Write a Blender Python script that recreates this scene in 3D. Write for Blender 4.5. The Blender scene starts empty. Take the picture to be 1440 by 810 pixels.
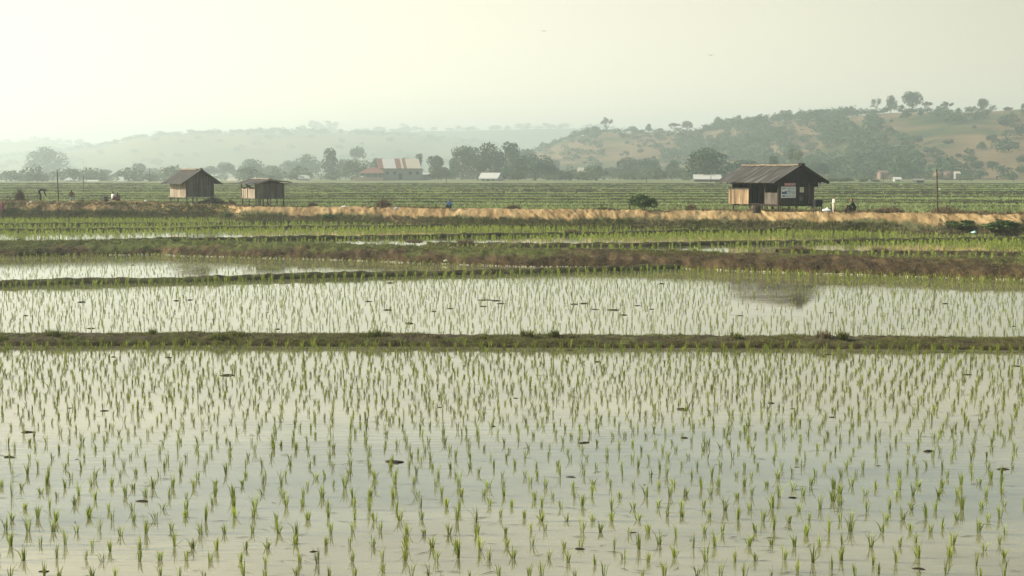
import bpy, math, random
import numpy as np
from mathutils import Vector, Matrix
random.seed(7); RNG = np.random.default_rng(11)
SC = bpy.context.scene
COL = SC.collection
R = math.radians

# ------------------------------------------------------------------ camera numbers
H = 4.6; FPX = 2000.0; PITCH = math.atan(165 / FPX)
def ray(px, py):
    u, v = px - 720.0, py - 405.0
    c, s = math.cos(PITCH), math.sin(PITCH)
    d = np.array([u, FPX * c - v * s, -FPX * s - v * c])
    return d / d[1]
def at(px, py, z):
    d = ray(px, py); t = (z - H) / d[2]
    return np.array([d[0] * t, t, z])
def atd(px, py, Y):
    d = ray(px, py)
    return np.array([d[0] * Y, Y, H + d[2] * Y])
def px_u(px):
    return (px - 720.0) / FPX * 1.0034

# ------------------------------------------------------------------ noise
def _hash(i, j, seed):
    n = (i.astype(np.int64) * 374761393 + j.astype(np.int64) * 668265263 + seed * 974711) & 0x7fffffff
    n = ((n ^ (n >> 13)) * 1274126177) & 0x7fffffff
    n = n ^ (n >> 16)
    return (n & 0xffff) / 65535.0
def noise2(x, y, seed=0):
    x = np.asarray(x, float); y = np.asarray(y, float)
    x, y = np.broadcast_arrays(x, y)
    i, j = np.floor(x), np.floor(y); fx, fy = x - i, y - j
    fx = fx * fx * (3 - 2 * fx); fy = fy * fy * (3 - 2 * fy)
    a, b = _hash(i, j, seed), _hash(i + 1, j, seed)
    c, d = _hash(i, j + 1, seed), _hash(i + 1, j + 1, seed)
    return (a * (1 - fx) + b * fx) * (1 - fy) + (c * (1 - fx) + d * fx) * fy - 0.5
def fbm(x, y, seed=0, o=4):
    s, a = 0, 1.0
    for k in range(o):
        s = s + a * noise2(np.asarray(x) * 2 ** k, np.asarray(y) * 2 ** k, seed + k * 17); a *= .5
    return s
def smooth(t):
    t = np.clip(t, 0, 1); return t * t * (3 - 2 * t)

# ------------------------------------------------------------------ object helpers
def link(name, me, mat=None, parent=None, loc=None):
    o = bpy.data.objects.new(name, me); COL.objects.link(o)
    if mat is not None and me is not None and not me.materials:
        for m in (mat if isinstance(mat, (list, tuple)) else [mat]): me.materials.append(m)
    if parent is not None: o.parent = parent
    if loc is not None: o.location = tuple(float(v) for v in loc)
    return o
def tag(o, label=None, cat=None, group=None, kind=None):
    if label: o['label'] = label
    if cat: o['category'] = cat
    if group: o['group'] = group
    if kind: o['kind'] = kind
    return o
def empty(name, loc=(0, 0, 0), rz=0):
    o = bpy.data.objects.new(name, None); COL.objects.link(o)
    o.location = tuple(float(v) for v in loc); o.rotation_euler = (0, 0, rz); o.empty_display_size = .3
    return o
def big_mesh(name, V, T, smooth_=False, tint=None, mi=None, quads=False):
    V = np.asarray(V, np.float32); T = np.asarray(T, np.int32); k = T.shape[1]
    me = bpy.data.meshes.new(name)
    me.vertices.add(len(V)); me.vertices.foreach_set('co', V.ravel())
    me.loops.add(T.size); me.loops.foreach_set('vertex_index', T.ravel())
    me.polygons.add(len(T)); me.polygons.foreach_set('loop_start', np.arange(0, T.size, k, dtype=np.int32))
    me.polygons.foreach_set('loop_total', np.full(len(T), k, np.int32))
    if mi is not None: me.polygons.foreach_set('material_index', np.asarray(mi, np.int32))
    me.update(calc_edges=True)
    me.polygons.foreach_set('use_smooth', np.full(len(T), bool(smooth_)))
    if tint is not None:
        a = me.attributes.new('tint', 'FLOAT', 'POINT'); a.data.foreach_set('value', np.asarray(tint, np.float32))
    me.validate(); return me
def grid_faces(nr, nc):
    i = np.arange(nr - 1)[:, None] * nc + np.arange(nc - 1)[None, :]
    i = i.ravel(); return np.stack([i, i + 1, i + nc + 1, i + nc], 1)
class MB:
    """collects boxes, bars, tubes and lumps of ONE part"""
    def __init__(s): s.v = []; s.f = []; s.m = []
    def add(s, V, Fc, m=0):
        b = len(s.v); s.v += [tuple(map(float, p)) for p in V]
        s.f += [tuple(b + i for i in f) for f in Fc]; s.m += [m] * len(Fc)
    def box(s, x0, x1, y0, y1, z0, z1, m=0):
        V = [(x, y, z) for z in (z0, z1) for y in (y0, y1) for x in (x0, x1)]
        s.add(V, [(0, 2, 3, 1), (4, 5, 7, 6), (0, 1, 5, 4), (2, 6, 7, 3), (0, 4, 6, 2), (1, 3, 7, 5)], m); return s
    def bar(s, a, b, w, h, m=0, up=(0, 0, 1)):
        a, b = Vector(a), Vector(b); d = (b - a).normalized(); u = Vector(up)
        if abs(d.dot(u)) > .98: u = Vector((1, 0, 0))
        sx = d.cross(u).normalized() * (w / 2); sy = sx.cross(d).normalized() * (h / 2)
        V = [p + q for p in (a, b) for q in (-sx - sy, sx - sy, sx + sy, -sx + sy)]
        s.add(V, [(3, 2, 1, 0), (4, 5, 6, 7), (0, 1, 5, 4), (1, 2, 6, 5), (2, 3, 7, 6), (3, 0, 4, 7)], m); return s
    def tube(s, pts, rad, n=8, m=0):
        pts = [Vector(p) for p in pts]; rings = []
        for i, p in enumerate(pts):
            d = (pts[min(i + 1, len(pts) - 1)] - pts[max(i - 1, 0)]).normalized()
            u = Vector((1, 0, 0)) if abs(d.z) > .7 else Vector((0, 0, 1))
            a = d.cross(u).normalized(); b = a.cross(d)
            r = rad[i] if hasattr(rad, '__len__') else rad
            rings.append([p + a * r * math.cos(t) + b * r * math.sin(t) for t in [2 * math.pi * k / n for k in range(n)]])
        V = [q for r_ in rings for q in r_]; Fc = []
        for i in range(len(pts) - 1):
            for k in range(n):
                k2 = (k + 1) % n; Fc.append((i * n + k, i * n + k2, (i + 1) * n + k2, (i + 1) * n + k))
        Fc.append(tuple(range(n))[::-1]); Fc.append(tuple((len(pts) - 1) * n + k for k in range(n)))
        s.add(V, Fc, m); return s
    def build(s, name, mat, parent=None, loc=None, smooth_=False):
        me = bpy.data.meshes.new(name); me.from_pydata(s.v, [], s.f)
        if any(s.m): me.polygons.foreach_set('material_index', s.m)
        if smooth_: me.polygons.foreach_set('use_smooth', [True] * len(s.f))
        me.update(); return link(name, me, mat, parent, loc)

# ------------------------------------------------------------------ materials
def new_mat(name, rough=.9, spec=.2):
    m = bpy.data.materials.new(name); m.use_nodes = True
    nt = m.node_tree; b = nt.nodes['Principled BSDF']
    b.inputs['Roughness'].default_value = rough; b.inputs['Specular IOR Level'].default_value = spec
    return m, nt, b
def N(nt, t, **kw):
    n = nt.nodes.new(t)
    for k, v in kw.items():
        if k in n.inputs: n.inputs[k].default_value = v
        else: setattr(n, k, v)
    return n
def ramp(nt, src, stops):
    r = nt.nodes.new('ShaderNodeValToRGB'); e = r.color_ramp.elements
    while len(e) < len(stops): e.new(.5)
    for el, (p, c) in zip(e, stops):
        el.position = p; el.color = (*c, 1) if len(c) == 3 else c
    nt.links.new(src, r.inputs[0]); return r.outputs[0]
def texnoise(nt, scale, detail=5, rough=.6, vec=(1, 1, 1), coord='Object'):
    tc = nt.nodes.new('ShaderNodeTexCoord'); mp = nt.nodes.new('ShaderNodeMapping')
    mp.inputs['Scale'].default_value = vec
    nt.links.new(tc.outputs[coord], mp.inputs[0])
    n = N(nt, 'ShaderNodeTexNoise', Scale=scale, Detail=detail, Roughness=rough)
    nt.links.new(mp.outputs[0], n.inputs['Vector']); return n.outputs['Fac']
def mix(nt, fac, a, b, mode='MIX'):
    m = nt.nodes.new('ShaderNodeMix'); m.data_type = 'RGBA'; m.blend_type = mode
    for s, v in ((m.inputs[0], fac), (m.inputs[6], a), (m.inputs[7], b)):
        if isinstance(v, bpy.types.NodeSocket): nt.links.new(v, s)
        elif isinstance(v, (int, float)): s.default_value = v
        else: s.default_value = (*v, 1)
    return m.outputs[2]
def bump(nt, b, src, strength=.5, dist=.05):
    n = N(nt, 'ShaderNodeBump', Strength=strength, Distance=dist)
    nt.links.new(src, n.inputs['Height']); nt.links.new(n.outputs[0], b.inputs['Normal'])
def noise_mat(name, stops, scale=3, vec=(1, 1, 1), rough=.9, spec=.15, bmp=0, bscale=None, detail=6, coord='Object'):
    m, nt, b = new_mat(name, rough, spec)
    f = texnoise(nt, scale, detail, .65, vec, coord)
    nt.links.new(ramp(nt, f, stops), b.inputs['Base Color'])
    if bmp: bump(nt, b, texnoise(nt, bscale or scale * 3, 4, .6, vec, coord), bmp, .05)
    return m
def leaf_mat(name, dark, light, trans=.25, rnd=.5):
    m, nt, b = new_mat(name, .7, .2)
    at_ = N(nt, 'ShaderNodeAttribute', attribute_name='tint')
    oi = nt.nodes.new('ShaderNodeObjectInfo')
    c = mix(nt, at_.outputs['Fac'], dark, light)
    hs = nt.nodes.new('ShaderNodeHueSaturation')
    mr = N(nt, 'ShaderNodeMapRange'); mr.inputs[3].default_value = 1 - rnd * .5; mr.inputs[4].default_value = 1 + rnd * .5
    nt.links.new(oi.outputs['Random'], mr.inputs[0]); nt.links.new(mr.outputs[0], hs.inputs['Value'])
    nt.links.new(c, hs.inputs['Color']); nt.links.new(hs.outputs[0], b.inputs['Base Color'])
    if trans:
        out = nt.nodes['Material Output']; t = nt.nodes.new('ShaderNodeBsdfTranslucent'); ms = N(nt, 'ShaderNodeMixShader')
        ms.inputs[0].default_value = trans
        nt.links.new(hs.outputs[0], t.inputs[0]); nt.links.new(b.outputs[0], ms.inputs[1]); nt.links.new(t.outputs[0], ms.inputs[2])
        nt.links.new(ms.outputs[0], out.inputs[0])
    return m
def water_mat(name, mud_a, mud_b, bstr=.09, rough=.015, ior=2.1):
    m, nt, b = new_mat(name, rough, .5); b.inputs['IOR'].default_value = ior
    f = texnoise(nt, .5, 5, .6, (.5, 1, 1))
    nt.links.new(ramp(nt, f, [(.35, mud_a), (.65, mud_b)]), b.inputs['Base Color'])
    big = texnoise(nt, .16, 3, .5, (1, 1, 1))
    n1 = texnoise(nt, 3.2, 3, .5, (.35, 1.6, 1))
    mul = N(nt, 'ShaderNodeMath', operation='MULTIPLY'); nt.links.new(n1, mul.inputs[0])
    nt.links.new(ramp(nt, big, [(.38, (.15, .15, .15)), (.66, (1, 1, 1))]), mul.inputs[1])
    bump(nt, b, mul.outputs[0], bstr, .05)
    return m
M = {}
M['water'] = water_mat('paddy_water', (.135, .132, .075), (.225, .218, .135))
M['water_upper'] = water_mat('terrace_water', (.12, .12, .06), (.2, .195, .11), .1, .03)
M['mud'] = noise_mat('wet_mud', [(.3, (.10, .075, .045)), (.7, (.2, .155, .1))], 1.5, bmp=.4)
M['dyke'] = noise_mat('dyke_mud', [(.3, (.02, .016, .009)), (.5, (.06, .045, .024)), (.6, (.075, .085, .026)), (.75, (.14, .11, .055))], 2.6, (1, 1, 1), bmp=.7, bscale=9)
M['dyke_dark'] = noise_mat('dark_dyke_mud', [(.3, (.02, .018, .009)), (.5, (.055, .046, .022)), (.62, (.08, .09, .028)), (.75, (.12, .11, .045))], 1.6, bmp=.6, bscale=6)
M['dyke_far'] = noise_mat('far_dyke', [(.3, (.028, .03, .014)), (.6, (.07, .075, .034)), (.75, (.1, .11, .04))], 1.2)
def bank_mat(name, soil, grass, thr, zlo, zhi, sc=1.0, streak=(1, .25, .25), lo=.35, hi=-.12, xg=0):
    m, nt, b = new_mat(name, .95, .1)
    s1 = texnoise(nt, 1.1 * sc, 7, .65, streak); s2 = texnoise(nt, .35, 5, .6)
    fine = texnoise(nt, 7 * sc, 5, .65)
    soilc = ramp(nt, s1, [(.28, soil[0]), (.48, soil[1]), (.72, soil[2])])
    grc = ramp(nt, fine, [(.3, grass[0]), (.7, grass[1])])
    geo = nt.nodes.new('ShaderNodeNewGeometry'); sep = nt.nodes.new('ShaderNodeSeparateXYZ'); nt.links.new(geo.outputs['Position'], sep.inputs[0])
    mr = N(nt, 'ShaderNodeMapRange'); mr.inputs[1].default_value = zlo; mr.inputs[2].default_value = zhi
    mr.inputs[3].default_value = lo; mr.inputs[4].default_value = hi; nt.links.new(sep.outputs['Z'], mr.inputs[0])
    a = N(nt, 'ShaderNodeMath', operation='ADD'); nt.links.new(s2, a.inputs[0]); nt.links.new(mr.outputs[0], a.inputs[1])
    if xg:
        mx = N(nt, 'ShaderNodeMapRange'); mx.inputs[1].default_value = -6; mx.inputs[2].default_value = 12; mx.inputs[3].default_value = 0; mx.inputs[4].default_value = xg; nt.links.new(sep.outputs['X'], mx.inputs[0])
        ax = N(nt, 'ShaderNodeMath', operation='ADD'); nt.links.new(a.outputs[0], ax.inputs[0]); nt.links.new(mx.outputs[0], ax.inputs[1]); a = ax
    a2 = N(nt, 'ShaderNodeMath', operation='MULTIPLY_ADD'); nt.links.new(fine, a2.inputs[0]); a2.inputs[1].default_value = .35; nt.links.new(a.outputs[0], a2.inputs[2])
    fac = ramp(nt, a2.outputs[0], [(thr - .06, (0, 0, 0)), (thr + .08, (1, 1, 1))])
    nt.links.new(mix(nt, fac, soilc, grc), b.inputs['Base Color'])
    bump(nt, b, texnoise(nt, 5 * sc, 6, .7, (1, .5, .5)), .8, .12)
    return m
M['embank'] = bank_mat('sandy_embankment', [(.08, .054, .026), (.28, .193, .092), (.47, .355, .185)], [(.05, .055, .024), (.13, .125, .06)], .80, .85, 1.6, 1.5)
M['bank'] = bank_mat('grassy_bank', [(.018, .012, .006), (.052, .036, .018), (.15, .105, .052)], [(.04, .058, .014), (.13, .145, .04)], .72, .1, .7, 1.6, (1, .4, .4), -.15, .22, -.2)
M['far_field'] = noise_mat('far_plain', [(.3, (.09, .12, .045)), (.5, (.15, .165, .07)), (.7, (.24, .21, .11))], .02, (1, .4, 1), detail=8)
M['rice'] = leaf_mat('rice_blade', (.09, .115, .02), (.38, .45, .07), .4, .35)
M['rice_far'] = leaf_mat('rice_far', (.13, .18, .065), (.30, .36, .14), .3, 0)
M['rice_bright'] = leaf_mat('rice_terrace', (.13, .19, .025), (.40, .46, .08), .35, 0)
M['grass'] = leaf_mat('bank_grass', (.04, .055, .012), (.23, .24, .065), .25, 0)
M['drygrass'] = leaf_mat('dry_grass', (.085, .068, .035), (.22, .18, .095), .2, 0)
M['leaf'] = leaf_mat('tree_leaf', (.02, .042, .018), (.055, .098, .04), .15, .5)
M['leaf_light'] = leaf_mat('light_leaf', (.04, .058, .02), (.1, .125, .042), .2, .4)
M['bush'] = leaf_mat('bush_leaf', (.025, .05, .012), (.11, .165, .045), .3, .2)
M['dead'] = leaf_mat('dead_twigs', (.06, .042, .028), (.16, .11, .06), 0, .2)
M['trunk'] = noise_mat('bark', [(.3, (.06, .045, .032)), (.7, (.15, .12, .09))], 6, (1, 1, .2))
def plank_mat(name, a, b_, c, scale=6, along=(1, 1, .06), rough=.85):
    m, nt, b = new_mat(name, rough, .15)
    f = texnoise(nt, scale, 6, .65, along); g = texnoise(nt, 1.2, 4, .6)
    col = ramp(nt, f, [(.3, a), (.5, b_), (.7, c)])
    col = mix(nt, .55, col, ramp(nt, g, [(.3, (.55, .52, .5)), (.7, (1.25, 1.2, 1.15))]), 'MULTIPLY')
    nt.links.new(col, b.inputs['Base Color']); bump(nt, b, f, .4, .02); return m
M['plank_dark'] = plank_mat('dark_weathered_plank', (.022, .018, .014), (.05, .04, .031), (.10, .083, .066))
M['plank_grey'] = plank_mat('grey_weathered_plank', (.05, .045, .038), (.115, .103, .087), (.2, .182, .155))
M['plank_tan'] = plank_mat('tan_plank', (.10, .07, .042), (.29, .215, .13), (.45, .36, .23), 4)
M['plank_pale'] = plank_mat('pale_plank', (.14, .115, .085), (.3, .26, .2), (.44, .39, .31), 4)
M['roof_old'] = plank_mat('old_roof', (.02, .02, .02), (.056, .055, .052), (.22, .215, .2), 6, (.06, 1.3, .06))
M['roof_thatch'] = plank_mat('weathered_roof', (.035, .035, .034), (.068, .067, .063), (.13, .128, .118), 7, (.08, 1.2, .08))
M['ridge'] = noise_mat('dry_ridge_straw', [(.3, (.17, .13, .08)), (.7, (.42, .35, .25))], 8)
M['post'] = noise_mat('old_post', [(.3, (.04, .03, .022)), (.7, (.12, .09, .06))], 8, (1, 1, .2))
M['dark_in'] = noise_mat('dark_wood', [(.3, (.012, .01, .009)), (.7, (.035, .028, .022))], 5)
def flat(name, c, rough=.8, var=.12):
    return noise_mat(name, [(.3, tuple(v * (1 - var) for v in c)), (.7, tuple(min(1, v * (1 + var)) for v in c))], 4, rough=rough)
M['white'] = flat('white_sheet', (.47, .47, .44)); M['cream'] = flat('cream_sheet', (.46, .41, .32), var=.3); M['rust'] = flat('red_sheet', (.21, .11, .085), var=.5)
M['wallgrey'] = flat('grey_wall', (.22, .22, .2)); M['walldark'] = flat('dark_wall', (.06, .06, .055)); M['wallwhite'] = flat('white_wall', (.36, .36, .33))
M['terra'] = flat('terracotta', (.2, .14, .11)); M['clod'] = noise_mat('mud_clod', [(.3, (.012, .01, .007)), (.7, (.05, .038, .024))], 20)
M['bag_white'] = flat('white_bag', (.78, .78, .76), .5); M['bag_teal'] = flat('teal_bag', (.42, .66, .64), .4); M['bag_blue'] = flat('grey_blue_bag', (.4, .45, .52), .5)
M['stone'] = noise_mat('pale_pebble', [(.3, (.3, .27, .21)), (.7, (.6, .56, .46))], 10)
M['black'] = flat('black_cloth', (.012, .012, .014)); M['skin'] = flat('skin', (.25, .14, .09)); M['hair'] = flat('hair', (.012, .01, .01))

# ------------------------------------------------------------------ banks as height functions over x
def line(pts, z):
    """pixel polyline on level z -> y(x) sampled in the world"""
    P = np.array([at(px, py, z) for px, py in pts]); P = P[np.argsort(P[:, 0])]
    return lambda x: np.interp(x, P[:, 0], P[:, 1])
class Bank:
    def __init__(s, front, prof, z0, x0, x1, seed, namp=.1, lat=.15, hvar=.25, gully=0):
        s.front, s.prof, s.z0, s.x0, s.x1, s.seed, s.namp, s.lat, s.hvar, s.gully = front, prof, z0, x0, x1, seed, namp, lat, hvar, gully
    def pt(s, x, t):
        """t in 0..1 across the profile -> world points"""
        p = s.prof(x) if callable(s.prof) else s.prof
        n = len(p); tt = np.clip(t, 0, 1) * (n - 1); k = np.minimum(tt.astype(int), n - 2); f = tt - k
        O = np.stack([np.broadcast_to(np.asarray(a, float), x.shape) for a, _ in p]); Z = np.stack([np.broadcast_to(np.asarray(b, float), x.shape) for _, b in p])
        ix = np.arange(len(x))
        o = O[k, ix] * (1 - f) + O[k + 1, ix] * f; z = Z[k, ix] * (1 - f) + Z[k + 1, ix] * f
        y = s.front(x) + o + s.lat * fbm(x * .45, x * 0, s.seed, 4) * 2
        w = np.clip((z + .05) / .3, 0, 1)
        z = z * (1 + s.hvar * fbm(x * .35, o * .2, s.seed + 5, 4))
        z = z + w * s.namp * fbm(x * 2.6, o * 2.6, s.seed + 9, 5) * 2
        if s.gully:
            y = y + w * s.gully * np.abs(fbm(x * 1.5 + .8 * o + 1.5 * noise2(x * .3, o * .5, 3), o * .35, s.seed + 31, 5)) * 2.4 * np.clip(.55 + 1.6 * noise2(x * .21, o * .1, s.seed + 77), .1, 1.5)
        return np.stack([x, y, s.z0 + z], 1)
    def mesh(s, name, mat, nx, nt, label):
        xs = np.linspace(s.x0, s.x1, nx); ts = np.linspace(0, 1, nt)
        X, Tt = np.meshgrid(xs, ts, indexing='ij')
        V = s.pt(X.ravel(), Tt.ravel())
        me = big_mesh(name, V, grid_faces(nx, nt)[:, ::-1], True)
        return tag(link(name, me, mat), label, name.replace('_', ' '), kind='structure')

# ------------------------------------------------------------------ tufts
def tufts(P, Hh, nb, spread, width, lean=.35, rng=RNG, tint=None, bend=1.0):
    """P (n,3) foot points, Hh (n,) heights -> verts, tris, tint"""
    n = len(P); P = np.repeat(P, nb, 0); h = np.repeat(Hh, nb) * rng.uniform(.55, 1.05, n * nb); m = n * nb
    a = rng.uniform(0, 2 * np.pi, m); rr = np.repeat(np.broadcast_to(spread, (n,)), nb) * np.sqrt(rng.uniform(0, 1, m))
    base = P + np.stack([np.cos(a) * rr, np.sin(a) * rr, np.zeros(m)], 1)
    a2 = a + rng.normal(0, .7, m); ln = np.abs(rng.normal(0, lean, m)) * h
    D = np.stack([np.cos(a2), np.sin(a2), np.zeros(m)], 1)
    wa = rng.uniform(0, np.pi, m); W = np.stack([np.cos(wa), np.sin(wa), np.zeros(m)], 1) * (np.repeat(np.broadcast_to(width, (n,)), nb) * rng.uniform(.7, 1.3, m))[:, None] * .5
    mid = base + D * (ln * .3)[:, None] + np.array([0, 0, 1.]) * (h * .6)[:, None]
    tip = base + D * (ln * bend)[:, None] + np.array([0, 0, 1.]) * (h * np.where(ln > .6 * h, .8, 1))[:, None]
    V = np.stack([base - W * .7, base + W * .7, mid - W, mid + W, tip], 1).reshape(-1, 3)
    b = np.arange(m)[:, None] * 5
    T = np.concatenate([b + np.array([[0, 1, 3]]), b + np.array([[0, 3, 2]]), b + np.array([[2, 3, 4]])], 0)
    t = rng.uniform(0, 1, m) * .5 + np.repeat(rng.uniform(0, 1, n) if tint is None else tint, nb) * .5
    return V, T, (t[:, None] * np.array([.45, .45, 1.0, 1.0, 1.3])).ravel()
def merge(parts):
    V, T, t, b = [], [], [], 0
    for v, f, c in parts:
        V.append(v); T.append(f + b); t.append(c); b += len(v)
    return np.concatenate(V), np.concatenate(T), np.concatenate(t)

# ================================================================== SETTING
YX0, YX1 = -260, 1700
near_front = line([(YX0, 487), (0, 487), (300, 486), (720, 489), (1100, 490), (1440, 493), (YX1, 495)], 0)
ab_front = line([(YX0, 409), (0, 403), (200, 398.5), (360, 394), (720, 385.5), (900, 381), (985, 377), (1080, 371)], 0)
bank_front = line([(YX0, 362), (0, 361), (225, 357.5), (250, 360), (500, 366.5), (720, 375), (960, 378), (1080, 383), (1440, 394), (YX1, 402)], 0)
ZC = .52
emb_front = line([(YX0, 307), (0, 308), (300, 307.5), (340, 312), (460, 313.5), (720, 319), (1080, 323.5), (1440, 332), (YX1, 336)], ZC)
_cr = [(YX0, 282), (0, 283), (190, 284), (250, 288.5), (330, 290), (600, 293), (900, 296), (1100, 298), (1440, 302), (YX1, 305)]
_cp = np.array([atd(px, py, float(emb_front(px_u(px) * 100)) if False else 1.0) for px, py in _cr])  # directions
def _crest_pts():
    out = []
    for px, py in _cr:
        d = ray(px, py); Y = 100.0
        for _ in range(12): Y = float(emb_front(d[0] * Y)) + 2.0
        out.append((d[0] * Y, Y, H + d[2] * Y))
    return np.array(out)
CP = _crest_pts()
zc_of = lambda x: np.interp(x, CP[:, 0], CP[:, 2])
XW = 75.0
ZF = 1.2
def ground_z(u, Y):
    k = np.interp(u, [-.6, -.36, -.18, -.05, .2, .6], [.0075, .0072, .0048, .0028, .0030, .0030])
    return ZF - np.maximum(0, Y - 420) * k * smooth((Y - 420) / 120)
def gz(x, Y): return float(ground_z(np.array(x / Y), np.array(Y)))

def build_ground():
    us = np.linspace(-1.3, 1.3, 131); rows = []
    for f in np.linspace(0, 1, 12): rows.append(('n', f))
    ys = [0.02] + list(np.geomspace(2, 7000, 80))
    V = []
    nr = 12 + len(ys)
    for kind, f in rows:
        for u in us:
            x = u * 120; ye = float(emb_front(x)) + 3.2
            V.append((x, -30 + f * (ye + 30), -.35))
    for y in ys:
        for u in us:
            x = u * 120; ye = float(emb_front(x)) + 3.2
            Y = ye + y; xx = u * (120 + y)
            V.append((xx, Y, ZF if y < 1 else float(ground_z(np.array(xx / Y), np.array(Y)))))
    me = big_mesh('ground', V, grid_faces(nr, len(us)), True)
    tag(link('ground', me, M['far_field']), 'flat plain of fields reaching back to the hills', 'ground', kind='structure')
build_ground()

def sheet(name, label, ylo, yhi, z, mat, nx=60, x0=-XW, x1=XW):
    xs = np.linspace(x0, x1, nx); V = np.concatenate([np.stack([xs, ylo(xs), xs * 0 + z], 1), np.stack([xs, yhi(xs), xs * 0 + z], 1)])
    return tag(link(name, big_mesh(name, V, grid_faces(2, nx)), mat), label, 'water', kind='structure')
sheet('water', 'still shallow water of the flooded lower paddies', lambda x: x * 0 - 25, lambda x: bank_front(x) + 1.2, 0.0, M['water'], x0=-60, x1=60)
sheet('water', 'shallow water of the terrace paddies below the embankment', lambda x: bank_front(x) + 3.6, lambda x: emb_front(x) + 1.0, ZC, M['water_upper'])

def lowprof(w, h, back=0, front=.3):
    return [(-.25, -front), (0, 0), (w * .12, h * .6), (w * .3, h * .95), (w * .5, h), (w * .7, h * .92), (w * .88, h * .55 + back * .45), (w, back), (w + .25, back - .3)]
near = Bank(near_front, [(-.25, -.3), (0, 0), (.07, .09), (.25, .13), (.6, .15), (1.0, .17), (1.4, .16), (1.75, .13), (1.95, 0), (2.2, -.3)], 0, -32, 32, 3, .05, .06, .3, .06)
near.mesh('dyke', M['dyke'], 2400, 34, 'narrow grassy mud dyke along the far side of the nearest paddy')
ab = Bank(ab_front, lowprof(1.0, .19), 0, -52, float(at(1000, 377, 0)[0]), 8, .05, .12, .5)
ab.mesh('dyke', M['dyke_dark'], 700, 18, 'thin dark mud dyke slanting across the middle paddies')
bankp = [(-.3, -.3), (0, 0), (.16, .17), (.45, .34), (1.0, .47), (1.7, .58), (2.4, .65), (3.0, .68), (3.6, .64), (4.2, .58), (4.7, .45), (5.2, .2)]
bank = Bank(bank_front, bankp, 0, -64, 60, 21, .08, .25, .16, .12)
bank.mesh('bank', M['bank'], 1500, 34, 'grassy earth bank between the lower paddies and the terrace paddies')
def embp(x):
    hc = zc_of(x) - ZC
    g = ZF - ZC
    return [(-.3, -.4), (0, 0), (.35, .14), (.6, hc * .28), (.95, hc * .52), (1.35, hc * .76), (1.75, hc * .93), (2.0, hc), (2.8, hc * 1.0), (4.2, hc * .97), (5.2, (hc + g) * .5), (6.6, g), (7.2, g - .3)]
emb = Bank(emb_front, embp, ZC, -XW - 5, XW, 41, .07, .3, .05, .32)
emb.mesh('embankment', M['embank'], 2400, 44, 'high sandy embankment with eroded face carrying the huts')
CD = []   # small dykes of the terrace
for k, (pts, h, w, xx) in enumerate([
    ([(YX0, 321), (0, 318), (360, 314.5), (470, 312)], .2, .6, None),
    ([(YX0, 330), (0, 326.5), (360, 322), (600, 320), (735, 317.5)], .24, .7, None),
    ([(150, 341), (360, 338.5), (720, 333), (1080, 325.5), (1150, 322)], .26, .7, None),
    ([(600, 346.5), (720, 348), (900, 347), (1080, 343.5), (1440, 337.5), (YX1, 333)], .22, .9, None),
    ([(1095, 356), (1200, 357), (1440, 360), (YX1, 364)], .2, .9, None)]):
    P = np.array([at(px, py, ZC) for px, py in pts])
    b = Bank(line(pts, ZC), lowprof(w, h * .8), ZC, P[0, 0], P[-1, 0], 60 + 7 * k, .05, .12, .4)
    b.mesh('dyke', M['dyke_dark'], 700, 16, ['thin dark dyke of the terrace nearest the foot of the left embankment', 'dark dyke of the terrace meeting the embankment near the middle', 'long dark dyke crossing the middle of the terrace paddies', 'broad dark dyke across the right terrace paddies', 'short dark dyke just behind the bank at the right'][k])
    CD.append(b)
# far field dykes
FD = []
ys_far = [291.5, 287, 282.5, 278.5, 274.8, 271.2, 268, 265.2, 262.6, 260.2]
for k, y in enumerate(ys_far):
    rr = random.Random(k); tl = rr.uniform(-1.2, 1.2) * (y - 250) / 40
    pts = [(px, y + tl * (px - 720) / 720 + rr.uniform(-.35, .35) * (y - 252) / 30 + (1.5 * (px - 500) / 940 * (y - 255) / 35)) for px in range(-300, 1751, 120)]
    P = np.array([at(px, py, ZF) for px, py in pts]); d = P[len(P) // 2, 1]
    b = Bank(line(pts, ZF), lowprof(.9, .18 + .0008 * d), ZF, P[0, 0], P[-1, 0], 200 + 3 * k, .04, .3, .3)
    b.mesh('dyke', M['dyke_far'], 420, 9, 'low dark dyke between the far green fields beyond the embankment')
    FD.append(b)
# brown fallow strips and flooded strips in the far fields
def strip(name, label, i, px0, px1, f0, f1, mat, cat):
    x0, x1 = at(px0, ys_far[i], ZF)[0], at(px1, ys_far[i], ZF)[0]
    lo, hi = FD[i].front, FD[i + 1].front
    xs = np.linspace(x0, x1, 40); a, b_ = lo(xs), hi(xs)
    V = np.concatenate([np.stack([xs, a + (b_ - a) * f0, xs * 0 + ZF + .02], 1), np.stack([xs, a + (b_ - a) * f1, xs * 0 + ZF + .02], 1)])
    return tag(link(name, big_mesh(name, V, grid_faces(2, 40)), mat), label, cat, kind='structure')
M['fallow'] = noise_mat('fallow_field', [(.3, (.13, .09, .05)), (.7, (.24, .18, .11))], .3, (.3, 1, 1))
strip('field', 'brown fallow strip in the far fields to the right of the hut', 4, 1160, 1750, .05, .95, M['fallow'], 'field')
strip('field', 'narrow brown fallow strip in the far fields left of the bush', 5, 640, 900, .05, .95, M['fallow'], 'field')
for i, a, b_ in ((1, -100, 230), (3, 560, 1010), (6, 1150, 1750), (7, -200, 600)):
    strip('water', 'flooded strip shining between the far green fields', i, a, b_, .1, .9, M['water_upper'], 'water')

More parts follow.
